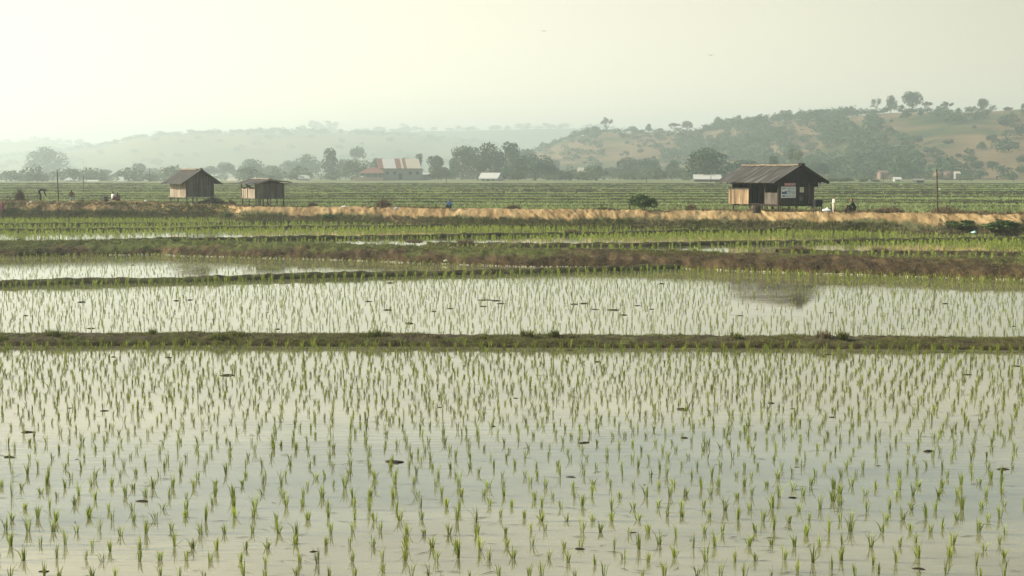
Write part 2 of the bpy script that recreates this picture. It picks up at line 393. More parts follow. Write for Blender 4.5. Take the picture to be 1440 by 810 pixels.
# ------------------------------------------------------------------ hills
def hill_mat(name, stops, sc):
    m, nt, b = new_mat(name, .95, .05)
    f = texnoise(nt, sc, 8, .6, (1, 1, 3.0)); g = texnoise(nt, sc * .35, 5, .55, (1, 1, 2.2))
    a = N(nt, 'ShaderNodeMath', operation='MULTIPLY_ADD'); nt.links.new(f, a.inputs[0]); a.inputs[1].default_value = .5
    h = N(nt, 'ShaderNodeMath', operation='MULTIPLY'); nt.links.new(g, h.inputs[0]); h.inputs[1].default_value = .5
    nt.links.new(h.outputs[0], a.inputs[2])
    nt.links.new(ramp(nt, a.outputs[0], stops), b.inputs['Base Color']); return m
M['hill'] = hill_mat('dry_hillside', [(.37, (.03, .045, .02)), (.445, (.07, .08, .034)), (.495, (.14, .10, .055)), (.55, (.18, .13, .07)), (.6, (.10, .09, .045)), (.66, (.17, .115, .065))], .03)
M['hill_far'] = hill_mat('far_hillside', [(.38, (.06, .08, .035)), (.5, (.13, .13, .06)), (.62, (.2, .17, .09))], .008)
class Hill:
    def __init__(s, ridge, D0, D1, seed, amp):
        s.px = np.array([p for p, _, _ in ridge], float); s.y = np.array([y for _, y, _ in ridge], float); s.d = np.array([d for _, _, d in ridge], float)
        s.D0, s.seed, s.amp = D0, seed, amp
    def pt(s, px, t):
        px = np.asarray(px, float); t = np.asarray(t, float)
        y, D = np.interp(px, s.px, s.y), np.interp(px, s.px, s.d)
        D0 = np.interp(px, s.px, s.D0) if hasattr(s.D0, '__len__') else s.D0
        u = px_u(px); Y = D0 + (D - D0) * t; x = u * Y
        zr = H + (240 - y) / FPX * D
        zb = ground_z(u, np.broadcast_to(np.asarray(D0, float), u.shape)) - .5
        pr = np.where(t <= 1, .35 * np.clip(t, 0, 1) + .65 * smooth(t), 1 - .8 * (t - 1) ** 1.5)
        z = zb + (zr - zb) * pr
        z = z + s.amp * fbm(x * .012, Y * .012, s.seed, 5) * smooth(t * 3) * np.clip(1.25 - t, .15, 1)
        return np.stack([x, Y, z], -1)
    def mesh(s, name, mat, label, n=220, m=70):
        px = np.linspace(s.px[0], s.px[-1], n); t = np.concatenate([np.linspace(0, 1, m - 14), np.linspace(1.03, 2, 14)])
        A, B = np.meshgrid(t, px, indexing='ij')
        me = big_mesh(name, s.pt(B.ravel(), A.ravel()), grid_faces(len(t), n), True)
        return tag(link(name, me, mat), label, 'hill', kind='structure')
hr = Hill([(520, 252, 1500), (640, 240, 1450), (700, 226, 1400), (760, 213, 1350), (800, 197, 1300), (835, 188, 1260), (900, 187, 1220), (960, 187, 1180), (1000, 182, 1150), (1050, 176, 1100), (1100, 170, 1060), (1160, 166, 1020), (1220, 161, 960), (1300, 159, 920), (1380, 158, 900), (1440, 153, 900), (1560, 150, 900), (1800, 145, 950)],
          [900, 880, 860, 840, 820, 800, 760, 740, 720, 690, 660, 630, 600, 580, 570, 560, 560, 560], 0, 91, 9)
hr.mesh('hill', M['hill'], 'dry brown hillside with scrub rising behind the right hut')
hl = Hill([(-400, 226, 2875), (0, 222, 2750), (90, 213, 2625), (150, 206, 2562), (200, 193, 2500), (260, 190, 2500), (350, 188, 2500), (460, 187, 2562), (560, 190, 2687), (640, 197, 2812), (760, 215, 3000), (860, 235, 3125)], 1650, 0, 131, 12)
hl.mesh('hill', M['hill_far'], 'hazy wooded hill behind the left hut')
hf = Hill([(-500, 214, 3300), (-100, 207, 3300), (60, 199, 3300), (140, 206, 3300), (300, 203, 3400), (450, 190, 3400), (560, 186, 3400), (680, 184, 3400), (760, 181, 3400), (830, 182, 3400), (960, 190, 3400), (1100, 205, 3400)], 2500, 0, 151, 14)
hf.mesh('hill', M['hill_far'], 'pale far ridge almost lost in the haze', 160, 40)

# ================================================================== VEGETATION
def crown_arrays(kind, seed, nleaf, ls):
    rng = np.random.default_rng(seed); C = []
    if kind == 'dome':
        n = 26; a = rng.uniform(0, 6.28, n); e = np.arcsin(rng.uniform(-.15, 1, n)); r = .36
        C = [(r * math.cos(A) * math.cos(E), r * math.sin(A) * math.cos(E), .36 + .46 * math.sin(E), .17 + .05 * rng.random()) for A, E in zip(a, e)]
        C += [(.1, 0, .4, .25), (-.12, .05, .45, .24)]
    elif kind == 'tall':
        n = 20
        for k in range(n):
            z = .25 + .65 * (k / n); w = .34 * math.sin(math.pi * min(1, (z + .05) ** .8)) + .08; A = rng.uniform(0, 6.28)
            C.append((w * math.cos(A) * rng.uniform(.3, 1), w * math.sin(A) * rng.uniform(.3, 1), z, .13 + .06 * rng.random()))
    elif kind == 'round':
        for k in range(18):
            v = rng.normal(0, 1, 3); v /= np.linalg.norm(v); q = .31 * rng.uniform(.6, 1)
            C.append((v[0] * q, v[1] * q, .6 + v[2] * q * .85, .14 + .06 * rng.random()))
    elif kind == 'spiky':
        for k in range(11):
            z = .35 + .58 * rng.random(); A = rng.uniform(0, 6.28); w = .42 * (1.1 - z) + .1
            C.append((w * math.cos(A), w * math.sin(A), z, .1 + .05 * rng.random()))
    elif kind == 'umbrella':
        for k in range(17):
            A = rng.uniform(0, 6.28); w = .42 * math.sqrt(rng.random())
            C.append((w * math.cos(A), w * math.sin(A), .72 + .2 * (1 - (w / .42) ** 2) + rng.normal(0, .05), .1 + .05 * rng.random()))
        C += [(.12, .05, .45, .12), (-.2, 0, .5, .1)]
    elif kind == 'bush':
        for k in range(18):
            A = rng.uniform(0, 6.28); w = .36 * math.sqrt(rng.random()); C.append((w * math.cos(A), w * math.sin(A), .2 + .55 * rng.random() * (1 - w * 1.2), .13 + .07 * rng.random()))
    C = np.array(C); ci = rng.choice(len(C), nleaf, p=C[:, 3] ** 2 / (C[:, 3] ** 2).sum())
    v = rng.normal(0, 1, (nleaf, 3)); v /= np.linalg.norm(v, axis=1)[:, None]
    p = C[ci, :3] + v * (C[ci, 3] * rng.uniform(.55, 1.08, nleaf) ** .5)[:, None] * np.array([1, 1, .85])
    nrm = v + rng.normal(0, .55, v.shape); nrm /= np.linalg.norm(nrm, axis=1)[:, None]
    q = rng.normal(0, 1, v.shape); a = np.cross(nrm, q); a /= np.linalg.norm(a, axis=1)[:, None]; b = np.cross(nrm, a)
    s = (ls * rng.uniform(.6, 1.4, nleaf))[:, None]
    V = np.stack([p - a * s, p - b * s * .6, p + a * s, p + b * s * .6], 1).reshape(-1, 3)
    T = np.arange(nleaf * 4).reshape(-1, 4)
    tc = rng.uniform(0, 1, len(C)); t = np.repeat(np.clip(tc[ci] * .7 + rng.uniform(0, .3, nleaf), 0, 1), 4)
    return V, T, t, C
CROWN = {}
for kind, nl, ls, nv in (('dome', 2000, .034, 3), ('tall', 1500, .036, 3), ('round', 1400, .037, 4), ('spiky', 520, .032, 3), ('umbrella', 1150, .036, 3), ('bush', 1200, .045, 3)):
    for v in range(nv):
        V, T, t, C = crown_arrays(kind, 100 + 13 * v + len(kind), nl, ls)
        cm = big_mesh('crown', V, T, False, t)
        mb = MB(); rr = random.Random(v * 5 + len(kind))
        top = .5 if kind not in ('bush',) else .3
        b0 = .028 if kind != 'bush' else .02
        mb.tube([(0, 0, -.03), (.008, .004, .15), (-.006, .006, .32), (.004, -.004, top + .2)], [b0 * 1.25, b0, b0 * .75, b0 * .3], 7)
        for q in range(7):
            c = C[rr.randrange(len(C))]; z = rr.uniform(.18, .45) * (1 if kind != 'bush' else .3)
            mb.tube([(0, 0, z), (c[0] * .5, c[1] * .5, z + (c[2] - z) * .45), (c[0], c[1], c[2])], [b0 * .55, b0 * .36, b0 * .12], 5)
        tr = bpy.data.meshes.new('trunk'); tr.from_pydata(mb.v, [], mb.f); tr.update(); tr.materials.append(M['trunk'])
        CROWN.setdefault(kind, []).append((cm, tr))
LEAFED = {}
def tree(name, label, cat, pos, w, h, kind, mat='leaf', group=None, var=None, rz=None):
    cm, tr = CROWN[kind][random.randrange(len(CROWN[kind])) if var is None else var]
    key = (cm.name, mat)
    if key not in LEAFED:
        c2 = cm.copy(); c2.materials.clear(); c2.materials.append(M[mat]); LEAFED[key] = c2
    o = empty(name, pos, random.uniform(0, 6.28) if rz is None else rz); o.scale = (w, w, h)
    tag(o, label, cat, group)
    link('trunk', tr, None, o); link('crown', LEAFED[key], None, o)
    return o
def tree_px(px, top, wpx, d, kind, label, mat='leaf', group=None, base=None, var=None, cat='tree', name='tree'):
    """tree standing on the ground at depth d, its top at pixel row `top`"""
    x = px_u(px) * d; zb = gz(x, d) if base is None else base
    h = (H + (240 - top) / FPX * d) - zb
    return tree(name, label, cat, (x, d, zb - .1), wpx / FPX * d * 1.34, h * 1.02, kind, mat, group, var)
belt = 'trees of the hazy belt behind the far fields'
hz = [ # px, top, w, depth, kind, label, material
 (70, 205, 46, 1150, 'dome', 'huge pale domed tree at the far left in the haze', 'leaf'),
 (64, 240, 20, 800, 'round', 'small round tree below the huge domed tree at far left', 'leaf'),
 (28, 246, 16, 900, 'round', 'low faint tree at the far left edge of the hazy belt', 'leaf'),
 (116, 241, 18, 800, 'round', 'small hazy tree beside the left pole and white roofs', 'leaf'),
 (139, 241, 18, 820, 'round', 'left tree of the pair between the two white roofs', 'leaf'),
 (153, 238, 20, 780, 'tall', 'right tree of the pair between the two white roofs', 'leaf'),
 (199, 226, 19, 850, 'round', 'slender hazy tree with round top above the white shed roof', 'leaf'),
 (219, 235, 20, 950, 'round', 'faint tree just left of the left hut roof', 'leaf'),
 (238, 240, 18, 950, 'round', 'faint low tree hidden behind the left hut roof', 'leaf'),
 (297, 232, 26, 950, 'round', 'broad faint tree right behind the left hut ridge', 'leaf'),
 (320, 226, 24, 900, 'round', 'hazy round tree between the two left huts', 'leaf'),
 (337, 236, 20, 900, 'round', 'low hazy tree just above the smaller hut roof', 'leaf'),
 (358, 222, 28, 850, 'dome', 'hazy rounded tree behind the smaller open hut', 'leaf'),
 (385, 231, 26, 900, 'round', 'wide low tree right of the smaller hut in haze', 'leaf'),
 (410, 224, 26, 1000, 'round', 'faint tree above the small white shed roof', 'leaf'),
 (433, 215, 30, 900, 'dome', 'broad hazy tree left of the tall pointed tree', 'leaf'),
 (465, 208, 25, 700, 'tall', 'tall pointed dark tree left of the red roofed farmhouse', 'leaf'),
 (488, 222, 26, 800, 'round', 'rounded hazy tree right of the tall pointed tree', 'leaf'),
 (502, 209, 22, 1000, 'umbrella', 'faint flat-topped tree rising above its neighbours left of the farmhouse', 'leaf'),
 (506, 223, 36, 640, 'dome', 'broad green tree touching the left wing of the farmhouse', 'leaf_light'),
 (533, 220, 18, 660, 'round', 'dark treetop behind the red gable of the farmhouse', 'leaf'),
 (575, 218, 22, 800, 'round', 'faint treetop over the farmhouse roof ridge', 'leaf'),
 (591, 216, 16, 680, 'tall', 'narrow tree behind the right end of the farmhouse roof', 'leaf'),
 (612, 214, 24, 620, 'round', 'dark rounded tree right of the farmhouse', 'leaf'),
 (621, 226, 26, 560, 'bush', 'light green bushy tree in front of the dark rounded tree by the farmhouse', 'leaf_light'),
 (640, 221, 18, 640, 'tall', 'slim tree between farmhouse and tall grove', 'leaf'),
 (650, 205, 32, 600, 'tall', 'tall tree at the left end of the grove over the white shed', 'leaf'),
 (664, 200, 24, 650, 'round', 'pale treetop peeping over the left of the grove', 'leaf_light'),
 (672, 219, 28, 540, 'round', 'light green tree in front of the grove left of the white shed', 'leaf_light'),
 (691, 198, 34, 600, 'dome', 'tallest tree in the middle of the grove above the white shed', 'leaf'),
 (717, 200, 34, 610, 'tall', 'tall tree at the right of the grove above the white shed', 'leaf'),
 (706, 226, 30, 540, 'bush', 'low bushy tree right behind the white shed', 'leaf'),
 (742, 204, 26, 900, 'round', 'faint treetop behind the right end of the grove', 'leaf'),
 (752, 215, 48, 540, 'dome', 'large dark dome shaped tree right of the grove', 'leaf'),
 (728, 232, 26, 520, 'bush', 'bushy green tree between the grove and the dome shaped tree', 'leaf_light'),
 (795, 233, 20, 520, 'bush', 'small dark egg shaped tree standing alone in the middle', 'leaf'),
 (778, 221, 26, 850, 'round', 'faint tree behind the small egg shaped tree', 'leaf'),
 (833, 229, 24, 700, 'round', 'hazy tree right of the small egg shaped tree', 'leaf'),
 (856, 234, 26, 720, 'round', 'low hazy tree below the tan hillside field', 'leaf'),
 (882, 220, 30, 680, 'dome', 'left tree of the hazy row left of the big dark tree', 'leaf'),
 (912, 219, 28, 660, 'round', 'middle tree of the hazy row left of the big dark tree', 'leaf'),
 (944, 224, 20, 640, 'tall', 'slim tree of the hazy row left of the big dark tree', 'leaf'),
 (958, 236, 16, 600, 'tall', 'small pointed tree nearest left of the big dark tree', 'leaf'),
 (992, 206, 48, 450, 'dome', 'big dark spreading tree over the white roofed barn', 'leaf'),
 (1042, 221, 40, 520, 'round', 'broad tree behind the left slope of the right hut roof', 'leaf'),
 (1084, 219, 20, 470, 'tall', 'treetop just over the ridge of the right hut', 'leaf'),
 (1115, 209, 24, 470, 'spiky', 'sparse feathery tree behind the ridge of the right hut', 'leaf_light'),
 (1148, 226, 28, 560, 'round', 'rounded tree behind the right eave of the right hut', 'leaf'),
]
for px, top, w, d, kind, lab, mt in hz: tree_px(px, top, w, d, kind, lab, mt, belt)
for px, top, w, d, lab in ((1168, 248, 18, 430, 'low round bush just right of the right hut roof far across the fields'), (1188, 246, 20, 430, 'widest low bush in the far row right of the hut'), (1212, 249, 12, 430, 'small bush in the far row nearest the white shed'), (1226, 250, 14, 430, 'last flat bush at the right of the far row'), (1100, 250, 20, 480, 'low bush far behind the right hut')):
    tree_px(px, top, w, d, 'bush', lab, 'bush', 'low bushes across the far fields', name='bush', cat='bush')
ridge = [(1227, 139, 19, 'spiky', 'spiky tree at the left end of the bare hilltop'), (1247, 135, 19, 'tall', 'dense oval tree second from left on the bare hilltop'),
 (1277, 128, 36, 'round', 'largest spreading tree on the bare hilltop'), (1275, 150, 30, 'bush', 'dark thicket at the foot of the largest hilltop tree'), (1298, 144, 15, 'umbrella', 'small tree right beside the largest hilltop tree'),
 (1325, 145, 20, 'umbrella', 'flat crowned tree standing apart in the middle of the hilltop'), (1375, 138, 19, 'round', 'round crowned tree alone on the right of the hilltop'), (1410, 150, 14, 'bush', 'low bush on the hilltop near the right edge'),
 (836, 177, 16, 'round', 'tree at the left brow of the right hill'), (852, 168, 18, 'umbrella', 'tallest tree on the left brow of the right hill'), (887, 177, 18, 'dome', 'domed tree on the ridge left of the middle gap'), (910, 174, 11, 'tall', 'narrow tree on the ridge above the tan field'),
 (926, 180, 14, 'round', 'low round tree next to the narrow ridge tree'), (946, 174, 18, 'umbrella', 'open crowned tree on the ridge above the big dark tree'), (964, 169, 18, 'round', 'tall round tree on the ridge above the big dark tree'), (1005, 173, 14, 'spiky', 'spiky small tree on the ridge above the right hut'),
 (1090, 161, 14, 'umbrella', 'tree standing above the wood on the middle ridge'), (1128, 158, 18, 'round', 'rounded tree rising at the upper end of the hillside wood'), (822, 188, 22, 'dome', 'wide dark tree on the left shoulder of the right hill')]
def on_hill(hill, px, t): return hill.pt(np.array([float(px)]), np.array([float(t)]))[0]
for px, top, w, kind, lab in ridge:
    p = on_hill(hr, px, .985); d = p[1]; h = H + (240 - top) / FPX * d - p[2]
    tree('tree', lab, 'tree', (p[0], d, p[2] - .3), w / FPX * d * 1.08, max(h, 4) * 1.03, kind, 'leaf', 'trees on the ridge of the right hill')
# scrub trees one can tell apart on the bare slope
rs = random.Random(5); n = 0
while n < 90:
    px = rs.uniform(790, 1560); t = rs.uniform(.12, .93)
    if 985 < px < 1215 and t > .2: continue
    p = on_hill(hr, px, t); d = p[1]; s = rs.uniform(2.2, 6.0)
    tree('scrub_tree', 'small dark scrub tree dotted on the dry right hillside', 'tree', (p[0], d, p[2] - .3), s * rs.uniform(.9, 1.5), s, rs.choice(['round', 'bush', 'bush', 'dome']), 'leaf', 'scrub trees on the right hillside'); n += 1
# woods that read as one mass
def wood(name, label, pts, mat, seed, nl=110, ls=.085):
    protos = [crown_arrays(k, seed + i, nl, ls) for i, k in enumerate(('round', 'dome', 'bush', 'tall', 'round'))]
    rng = np.random.default_rng(seed); parts = []
    for x, y, z, w, h in pts:
        V, T, t, _ = protos[rng.integers(len(protos))]; a = rng.uniform(0, 6.28); c, s = math.cos(a), math.sin(a)
        Q = np.stack([(V[:, 0] * c - V[:, 1] * s) * w + x, (V[:, 0] * s + V[:, 1] * c) * w + y, V[:, 2] * h + z - .12 * h], 1)
        parts.append((Q, T, np.clip(t * .7 + rng.uniform(0, .3), 0, 1)))
    V, T, t = merge(parts)
    return tag(link(name, big_mesh(name, V, T, False, t), M[mat]), label, 'wood', kind='stuff')
rng = np.random.default_rng(77); pts = []
while len(pts) < 620:
    px = rng.uniform(930, 1330); t = rng.uniform(.03, 1.02)
    top = np.interp(px, [930, 1010, 1150, 1215, 1240, 1330], [.55, 1.03, 1.03, 1.0, .45, .2])
    lo = np.interp(px, [930, 1010, 1100], [.3, .12, .05])
    if t > top or t < lo or (noise2(px * .03, t * 7, 4) < -.16 and t < .9): continue
    p = on_hill(hr, px, t); s = rng.uniform(4, 10)
    pts.append((p[0], p[1], p[2], s * rng.uniform(.9, 1.5), s))
while len(pts) < 760:
    px = rng.uniform(800, 1600); t = rng.uniform(.0, .14) if rng.random() < .6 else rng.uniform(.96, 1.02)
    p = on_hill(hr, px, t); s = rng.uniform(2.5, 6)
    pts.append((p[0], p[1], p[2], s * rng.uniform(1, 1.8), s))
while len(pts) < 830:
    px = rng.uniform(1400, 1600); t = rng.uniform(.25, .85)
    p = on_hill(hr, px, t); s = rng.uniform(4, 9); pts.append((p[0], p[1], p[2], s * 1.3, s))
while len(pts) < 960:
    px = rng.uniform(660, 850); t = rng.choice([rng.uniform(.3, 1.0), rng.uniform(.9, 1.02)])
    p = on_hill(hr, px, t); s = rng.uniform(3.5, 9); pts.append((p[0], p[1], p[2], s * 1.4, s))
while len(pts) < 1330:
    px = rng.uniform(830, 1600); t = rng.uniform(.05, 1.0)
    if noise2(px * .012, t * 4, 14) < .03: continue
    p = on_hill(hr, px, t); s = rng.uniform(1.6, 5); pts.append((p[0], p[1], p[2], s * rng.uniform(1.2, 2), s))
wood('woodland', 'scrubby woodland covering the middle of the right hillside', pts, 'leaf', 300)
pts = []
while len(pts) < 520:
    px = rng.uniform(-300, 820); t = rng.uniform(.05, 1) if rng.random() < .3 else rng.uniform(.95, 1.02)
    p = on_hill(hl, px, t); s = rng.uniform(5, 12); pts.append((p[0], p[1], p[2] - 1, s * 1.8, s))
for px, w, hgt in ((380, 16, 22), (405, 14, 20), (427, 30, 30), (445, 40, 38), (468, 46, 42), (455, 30, 34), (515, 20, 22), (535, 30, 26), (568, 24, 24)):
    p = on_hill(hf, px, .99); pts.append((p[0], p[1], p[2], w * 1.4, hgt))
while len(pts) < 700:
    px = rng.uniform(-300, 950); p = on_hill(hf, px, rng.uniform(.95, 1.01)); s = rng.uniform(7, 16); pts.append((p[0], p[1], p[2], s * 2, s))
wood('woodland', 'far woods along the hazy left hills and ridge', pts, 'leaf', 330, 80, .1)
pts = []
while len(pts) < 420:
    px = rng.uniform(-250, 1000); d = rng.uniform(560, 900) if px < 620 else rng.uniform(510, 760)
    if noise2(px * .02, d * .01, 8) < -.12: continue
    if 500 < px < 610 and d < 640: continue
    if 655 < px < 715 and d < 560: continue
    x = px_u(px) * d; s = rng.uniform(2, 6.5) * (1.25 if px < 450 else 1); pts.append((x, d, gz(x, d), s * rng.uniform(1.1, 2.2), s))
while len(pts) < 520:
    px = rng.uniform(960, 1650); d = rng.uniform(520, 640); x = px_u(px) * d; s = rng.uniform(1.2, 3.6); pts.append((x, d, gz(x, d), s * 1.8, s))
wood('undergrowth', 'low hazy scrub filling the foot of the tree belt', pts, 'leaf_light', 360, 110, .08)

# ------------------------------------------------------------------ rice
def in_view(P, margin=0):
    u = P[:, 0] / np.maximum(P[:, 1], .1); return np.abs(u) < .36 * (1 + margin)
def paddy(ylo, yhi, sx, sy, x0, x1, seed, jit=.3, tilt=.12, keep=1.0):
    rng = np.random.default_rng(seed)
    ymax = 160.0
    xs = np.arange(x0, x1, sx); ys = np.arange(0, ymax, sy)
    X, Y = np.meshgrid(xs, ys); X = X.ravel(); Y = Y.ravel()
    X = X + tilt * (Y % 40) + sx * .5 * np.sin(Y * .13 + seed) + rng.normal(0, sx * jit, X.shape); Y = Y + rng.normal(0, sy * jit, Y.shape)
    m = (Y > ylo(X)) & (Y < yhi(X)) & (rng.random(X.shape) < keep)
    X, Y = X[m], Y[m]
    return np.stack([X, Y, X * 0], 1)
nearP = paddy(lambda x: x * 0 + 12.5, lambda x: near_front(x) - .75, .32, .66, -22, 30, 1, .14, -.1)
extra = paddy(lambda x: x * 0 + 21, lambda x: near_front(x) - .75, .32, .66, -22.16, 30, 61, .15, -.1)
extra = extra[RNG.random(len(extra)) < smooth((extra[:, 1] - 21) / 10) * .9]; extra[:, 1] += .3
nearP = np.concatenate([nearP, extra])
nearP = nearP[in_view(nearP, .75)]
vis = in_view(nearP, .02) & (nearP[:, 1] > 16.4)
order = np.argsort(np.where(vis, nearP[:, 1], 1e9)); first = order[:300]
rest = np.setdiff1d(np.arange(len(nearP)), first)
protos = []
for k in range(14):
    r_ = np.random.default_rng(500 + k); hh = np.array([r_.uniform(.17, .27)])
    V, T, t = tufts(np.array([[0., 0., -.02]]), hh, int(r_.integers(9, 16)), .018, .0105, .33, r_)
    V2, T2, t2 = tufts(np.array([[0., 0., -.01]]), hh * .6, 2, .015, .007, .9, r_)
    V, T, t = merge([(V, T, t), (V2, T2, t2)])
    protos.append(big_mesh('rice_seedling', V, T, False, t))
    protos[-1].materials.append(M['rice'])
for q, i in enumerate(first):
    o = link('rice_seedling', protos[q % 14], None, None, nearP[i]); o.rotation_euler = (0, 0, random.uniform(0, 6.28)); o.scale = (random.uniform(.8, 1.25),) * 2 + (random.uniform(.75, 1.15),)
    tag(o, 'young rice seedling in the front rows of the nearest flooded paddy', 'rice seedling', 'rice seedlings in the front rows of the nearest paddy')
def row(front, off, sp, x0, x1, h, seed, nb=9, w=.014, z=0, spread=.05):
    rng = np.random.default_rng(seed); xs = np.arange(x0, x1, sp); xs = xs + rng.normal(0, sp * .15, xs.shape)
    P = np.stack([xs, front(xs) + off + rng.normal(0, .06, xs.shape), xs * 0 + z], 1)
    return tufts(P, rng.uniform(.8, 1.2, len(P)) * h, nb, spread, w, .22, rng)
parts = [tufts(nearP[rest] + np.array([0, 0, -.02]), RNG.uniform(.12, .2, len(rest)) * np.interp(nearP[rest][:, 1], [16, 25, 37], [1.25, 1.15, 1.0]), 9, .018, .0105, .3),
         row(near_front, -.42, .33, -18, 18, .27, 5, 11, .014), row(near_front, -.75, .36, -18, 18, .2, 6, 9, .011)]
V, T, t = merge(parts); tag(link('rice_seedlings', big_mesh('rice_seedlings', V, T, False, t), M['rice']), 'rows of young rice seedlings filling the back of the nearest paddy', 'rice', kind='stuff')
# middle paddies
bank_or = lambda x: bank_front(x)
P1 = paddy(lambda x: near_front(x) + 2.2, lambda x: np.where(x < float(at(975, 378, 0)[0]), ab_front(x) - .5, bank_front(x) - .5), .29, .55, -34, 46, 2, .28, -.14)
P2 = paddy(lambda x: ab_front(x) + 1.0, lambda x: bank_front(x) - .5, .36, .7, -40, 14, 3, .28, -.14)
P1 = P1[in_view(P1, .5)]; P2 = P2[in_view(P2, .5)]
rip = (np.abs(P1[:, 0] / P1[:, 1] - px_u(1085)) < .03) & (P1[:, 1] > 44)
P1 = P1[~rip | (RNG.random(len(P1)) < .45)]
parts = [tufts(P1, RNG.uniform(.11, .19, len(P1)), 6, .016, .010, .22), tufts(P2, RNG.uniform(.10, .17, len(P2)), 5, .018, .011, .22),
         row(ab_front, -.35, .42, -42, float(at(960, 379, 0)[0]), .34, 7, 10, .02), row(ab_front, -.8, .42, -42, float(at(960, 379, 0)[0]), .28, 17, 8, .02)]
for q, off in enumerate((-.45, -1.2, -2.0, -2.9)):
    parts.append(row(bank_front, off, .34, float(at(960, 380, 0)[0]), 40, .3, 70 + q, 8, .016))
    if q < 2: parts.append(row(bank_front, off, .42, -46, float(at(700, 375, 0)[0]), .24, 80 + q, 7, .014))
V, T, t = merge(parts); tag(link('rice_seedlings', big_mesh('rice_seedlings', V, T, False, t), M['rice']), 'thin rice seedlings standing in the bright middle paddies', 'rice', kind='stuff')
# terrace
P3 = paddy(lambda x: bank_front(x) + 5.1, lambda x: emb_front(x) - .1, .34, .7, -70, 66, 4, .3, .05); P3 = P3[in_view(P3, .3)]
ok = np.ones(len(P3), bool)
for b in CD:
    f = b.front(P3[:, 0]); ok &= ~((P3[:, 1] > f - .15) & (P3[:, 1] < f + 1.0) & (P3[:, 0] > b.x0) & (P3[:, 0] < b.x1))
    g = P3[:, 1] - f - 1.0; ok &= ~((g > 0) & (g < 8) & (P3[:, 0] > b.x0) & (P3[:, 0] < b.x1) & (RNG.random(len(P3)) < .6))
ok &= ~((P3[:, 1] < bank_front(P3[:, 0]) + 13.5) & (RNG.random(len(P3)) < .7))
P3 = P3[ok]; P3[:, 2] = ZC
parts = [tufts(P3, RNG.uniform(.17, .27, len(P3)), 6, .05, .022, .3)]
for k, b in enumerate(CD): parts.append(row(b.front, -.3, .55, b.x0, b.x1, .25, 90 + k, 9, .028, ZC))
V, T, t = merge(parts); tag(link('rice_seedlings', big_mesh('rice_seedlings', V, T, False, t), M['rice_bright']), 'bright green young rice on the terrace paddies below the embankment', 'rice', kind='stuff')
# far fields
parts = []
for i in range(len(FD)):
    lo = FD[i].front; d0 = float(lo(np.array([0.]))[0]); last = i == len(FD) - 1
    hi = (lambda x, f=lo: f(x) + 35) if last else FD[i + 1].front
    s = d0 / 130
    rng = np.random.default_rng(900 + i)
    xs = np.arange(-.47 * d0, .47 * d0, .42 * s); step = 1.1 * s ** 1.3
    for xk in [0]:
        depth = float(np.max(hi(xs) - lo(xs))); ys = np.arange(1.1, depth, step)
        X, Y = np.meshgrid(xs, ys); X = X.ravel() + rng.normal(0, .2 * s, X.size); Y = Y.ravel() + rng.uniform(-.6, .6, Y.size) * step
        ok = Y < (hi(X) - lo(X)) - .3
        X, Y = X[ok], Y[ok]; P = np.stack([X, lo(X) + Y, X * 0 + ZF], 1)
        u = P[:, 0] / P[:, 1]; pxs = u / 1.0034 * FPX + 720
        dens = noise2(pxs * .003 + i * 3.1, P[:, 1] * .02, 40 + i) * .8 + .9
        if i == 4: dens = np.where(pxs > 1160, .05, dens)
        if i == 5: dens = np.where((pxs > 640) & (pxs < 900), .08, dens)
        P = P[rng.random(len(P)) < dens * 1.3]
        tt = np.clip(noise2(P[:, 0] * .02 + i * 7, P[:, 1] * .01, 50) * 1.2 + [.7, .2, .8, .35, .75, .3, .6, .2, .7, .4][i] + rng.normal(0, .1, len(P)), 0, 1)
        parts.append(tufts(P, rng.uniform(.22, .34, len(P)) * s ** .2, 5, .2 * s, .09 * s, .3, rng, tt))
# strip between the embankment and the first far dyke
xs = np.arange(-70, 66, .45); ys = np.arange(0, 40, 1.0); X, Y = np.meshgrid(xs, ys); X = X.ravel() + RNG.normal(0, .2, X.size); Yw = Y.ravel() + emb_front(X) + 8
ok = Yw < FD[0].front(X); P = np.stack([X[ok], Yw[ok], X[ok] * 0 + ZF], 1); P = P[in_view(P, .3)]
parts.append(tufts(P, RNG.uniform(.3, .5, len(P)), 4, .15, .08, .3))
V, T, t = merge(parts); tag(link('rice', big_mesh('rice', V, T, False, t), M['rice_far']), 'denser green rice of the wide far fields beyond the embankment', 'rice', kind='stuff')

# ------------------------------------------------------------------ grass on the banks
def bank_grass(b, n, t0, t1, h, mats, seed, nb=5, w=.012, thr=-.5, sc=.3, spread=.06, xr=None, lean=.5):
    rng = np.random.default_rng(seed); x = rng.uniform(*(xr or (b.x0, b.x1)), n); t = rng.uniform(t0, t1, n)
    ok = noise2(x * sc, t * 3, seed) + rng.normal(0, .12, n) > thr; x, t = x[ok], t[ok]
    P = b.pt(x, t); P[:, 2] -= .02
    return tufts(P, rng.uniform(.4, 1.1, len(P)) * h, nb, spread, w, lean, rng)
def stuff_grass(name, label, parts, mat):
    V, T, t = merge(parts); tag(link(name, big_mesh(name, V, T, False, t), mat), label, 'grass', kind='stuff')
stuff_grass('grass', 'short green weeds along the top of the nearest dyke', [bank_grass(near, 26000, .26, .9, .085, None, 11, 6, .009, -.1, .7), bank_grass(near, 5000, .13, .4, .08, None, 12, 5, .009, .0, .9)], M['grass'])
stuff_grass('grass', 'dry brown grass clinging to the nearest dyke', [bank_grass(near, 11000, .16, .85, .09, None, 13, 6, .008, -.02, 1.3)], M['drygrass'])
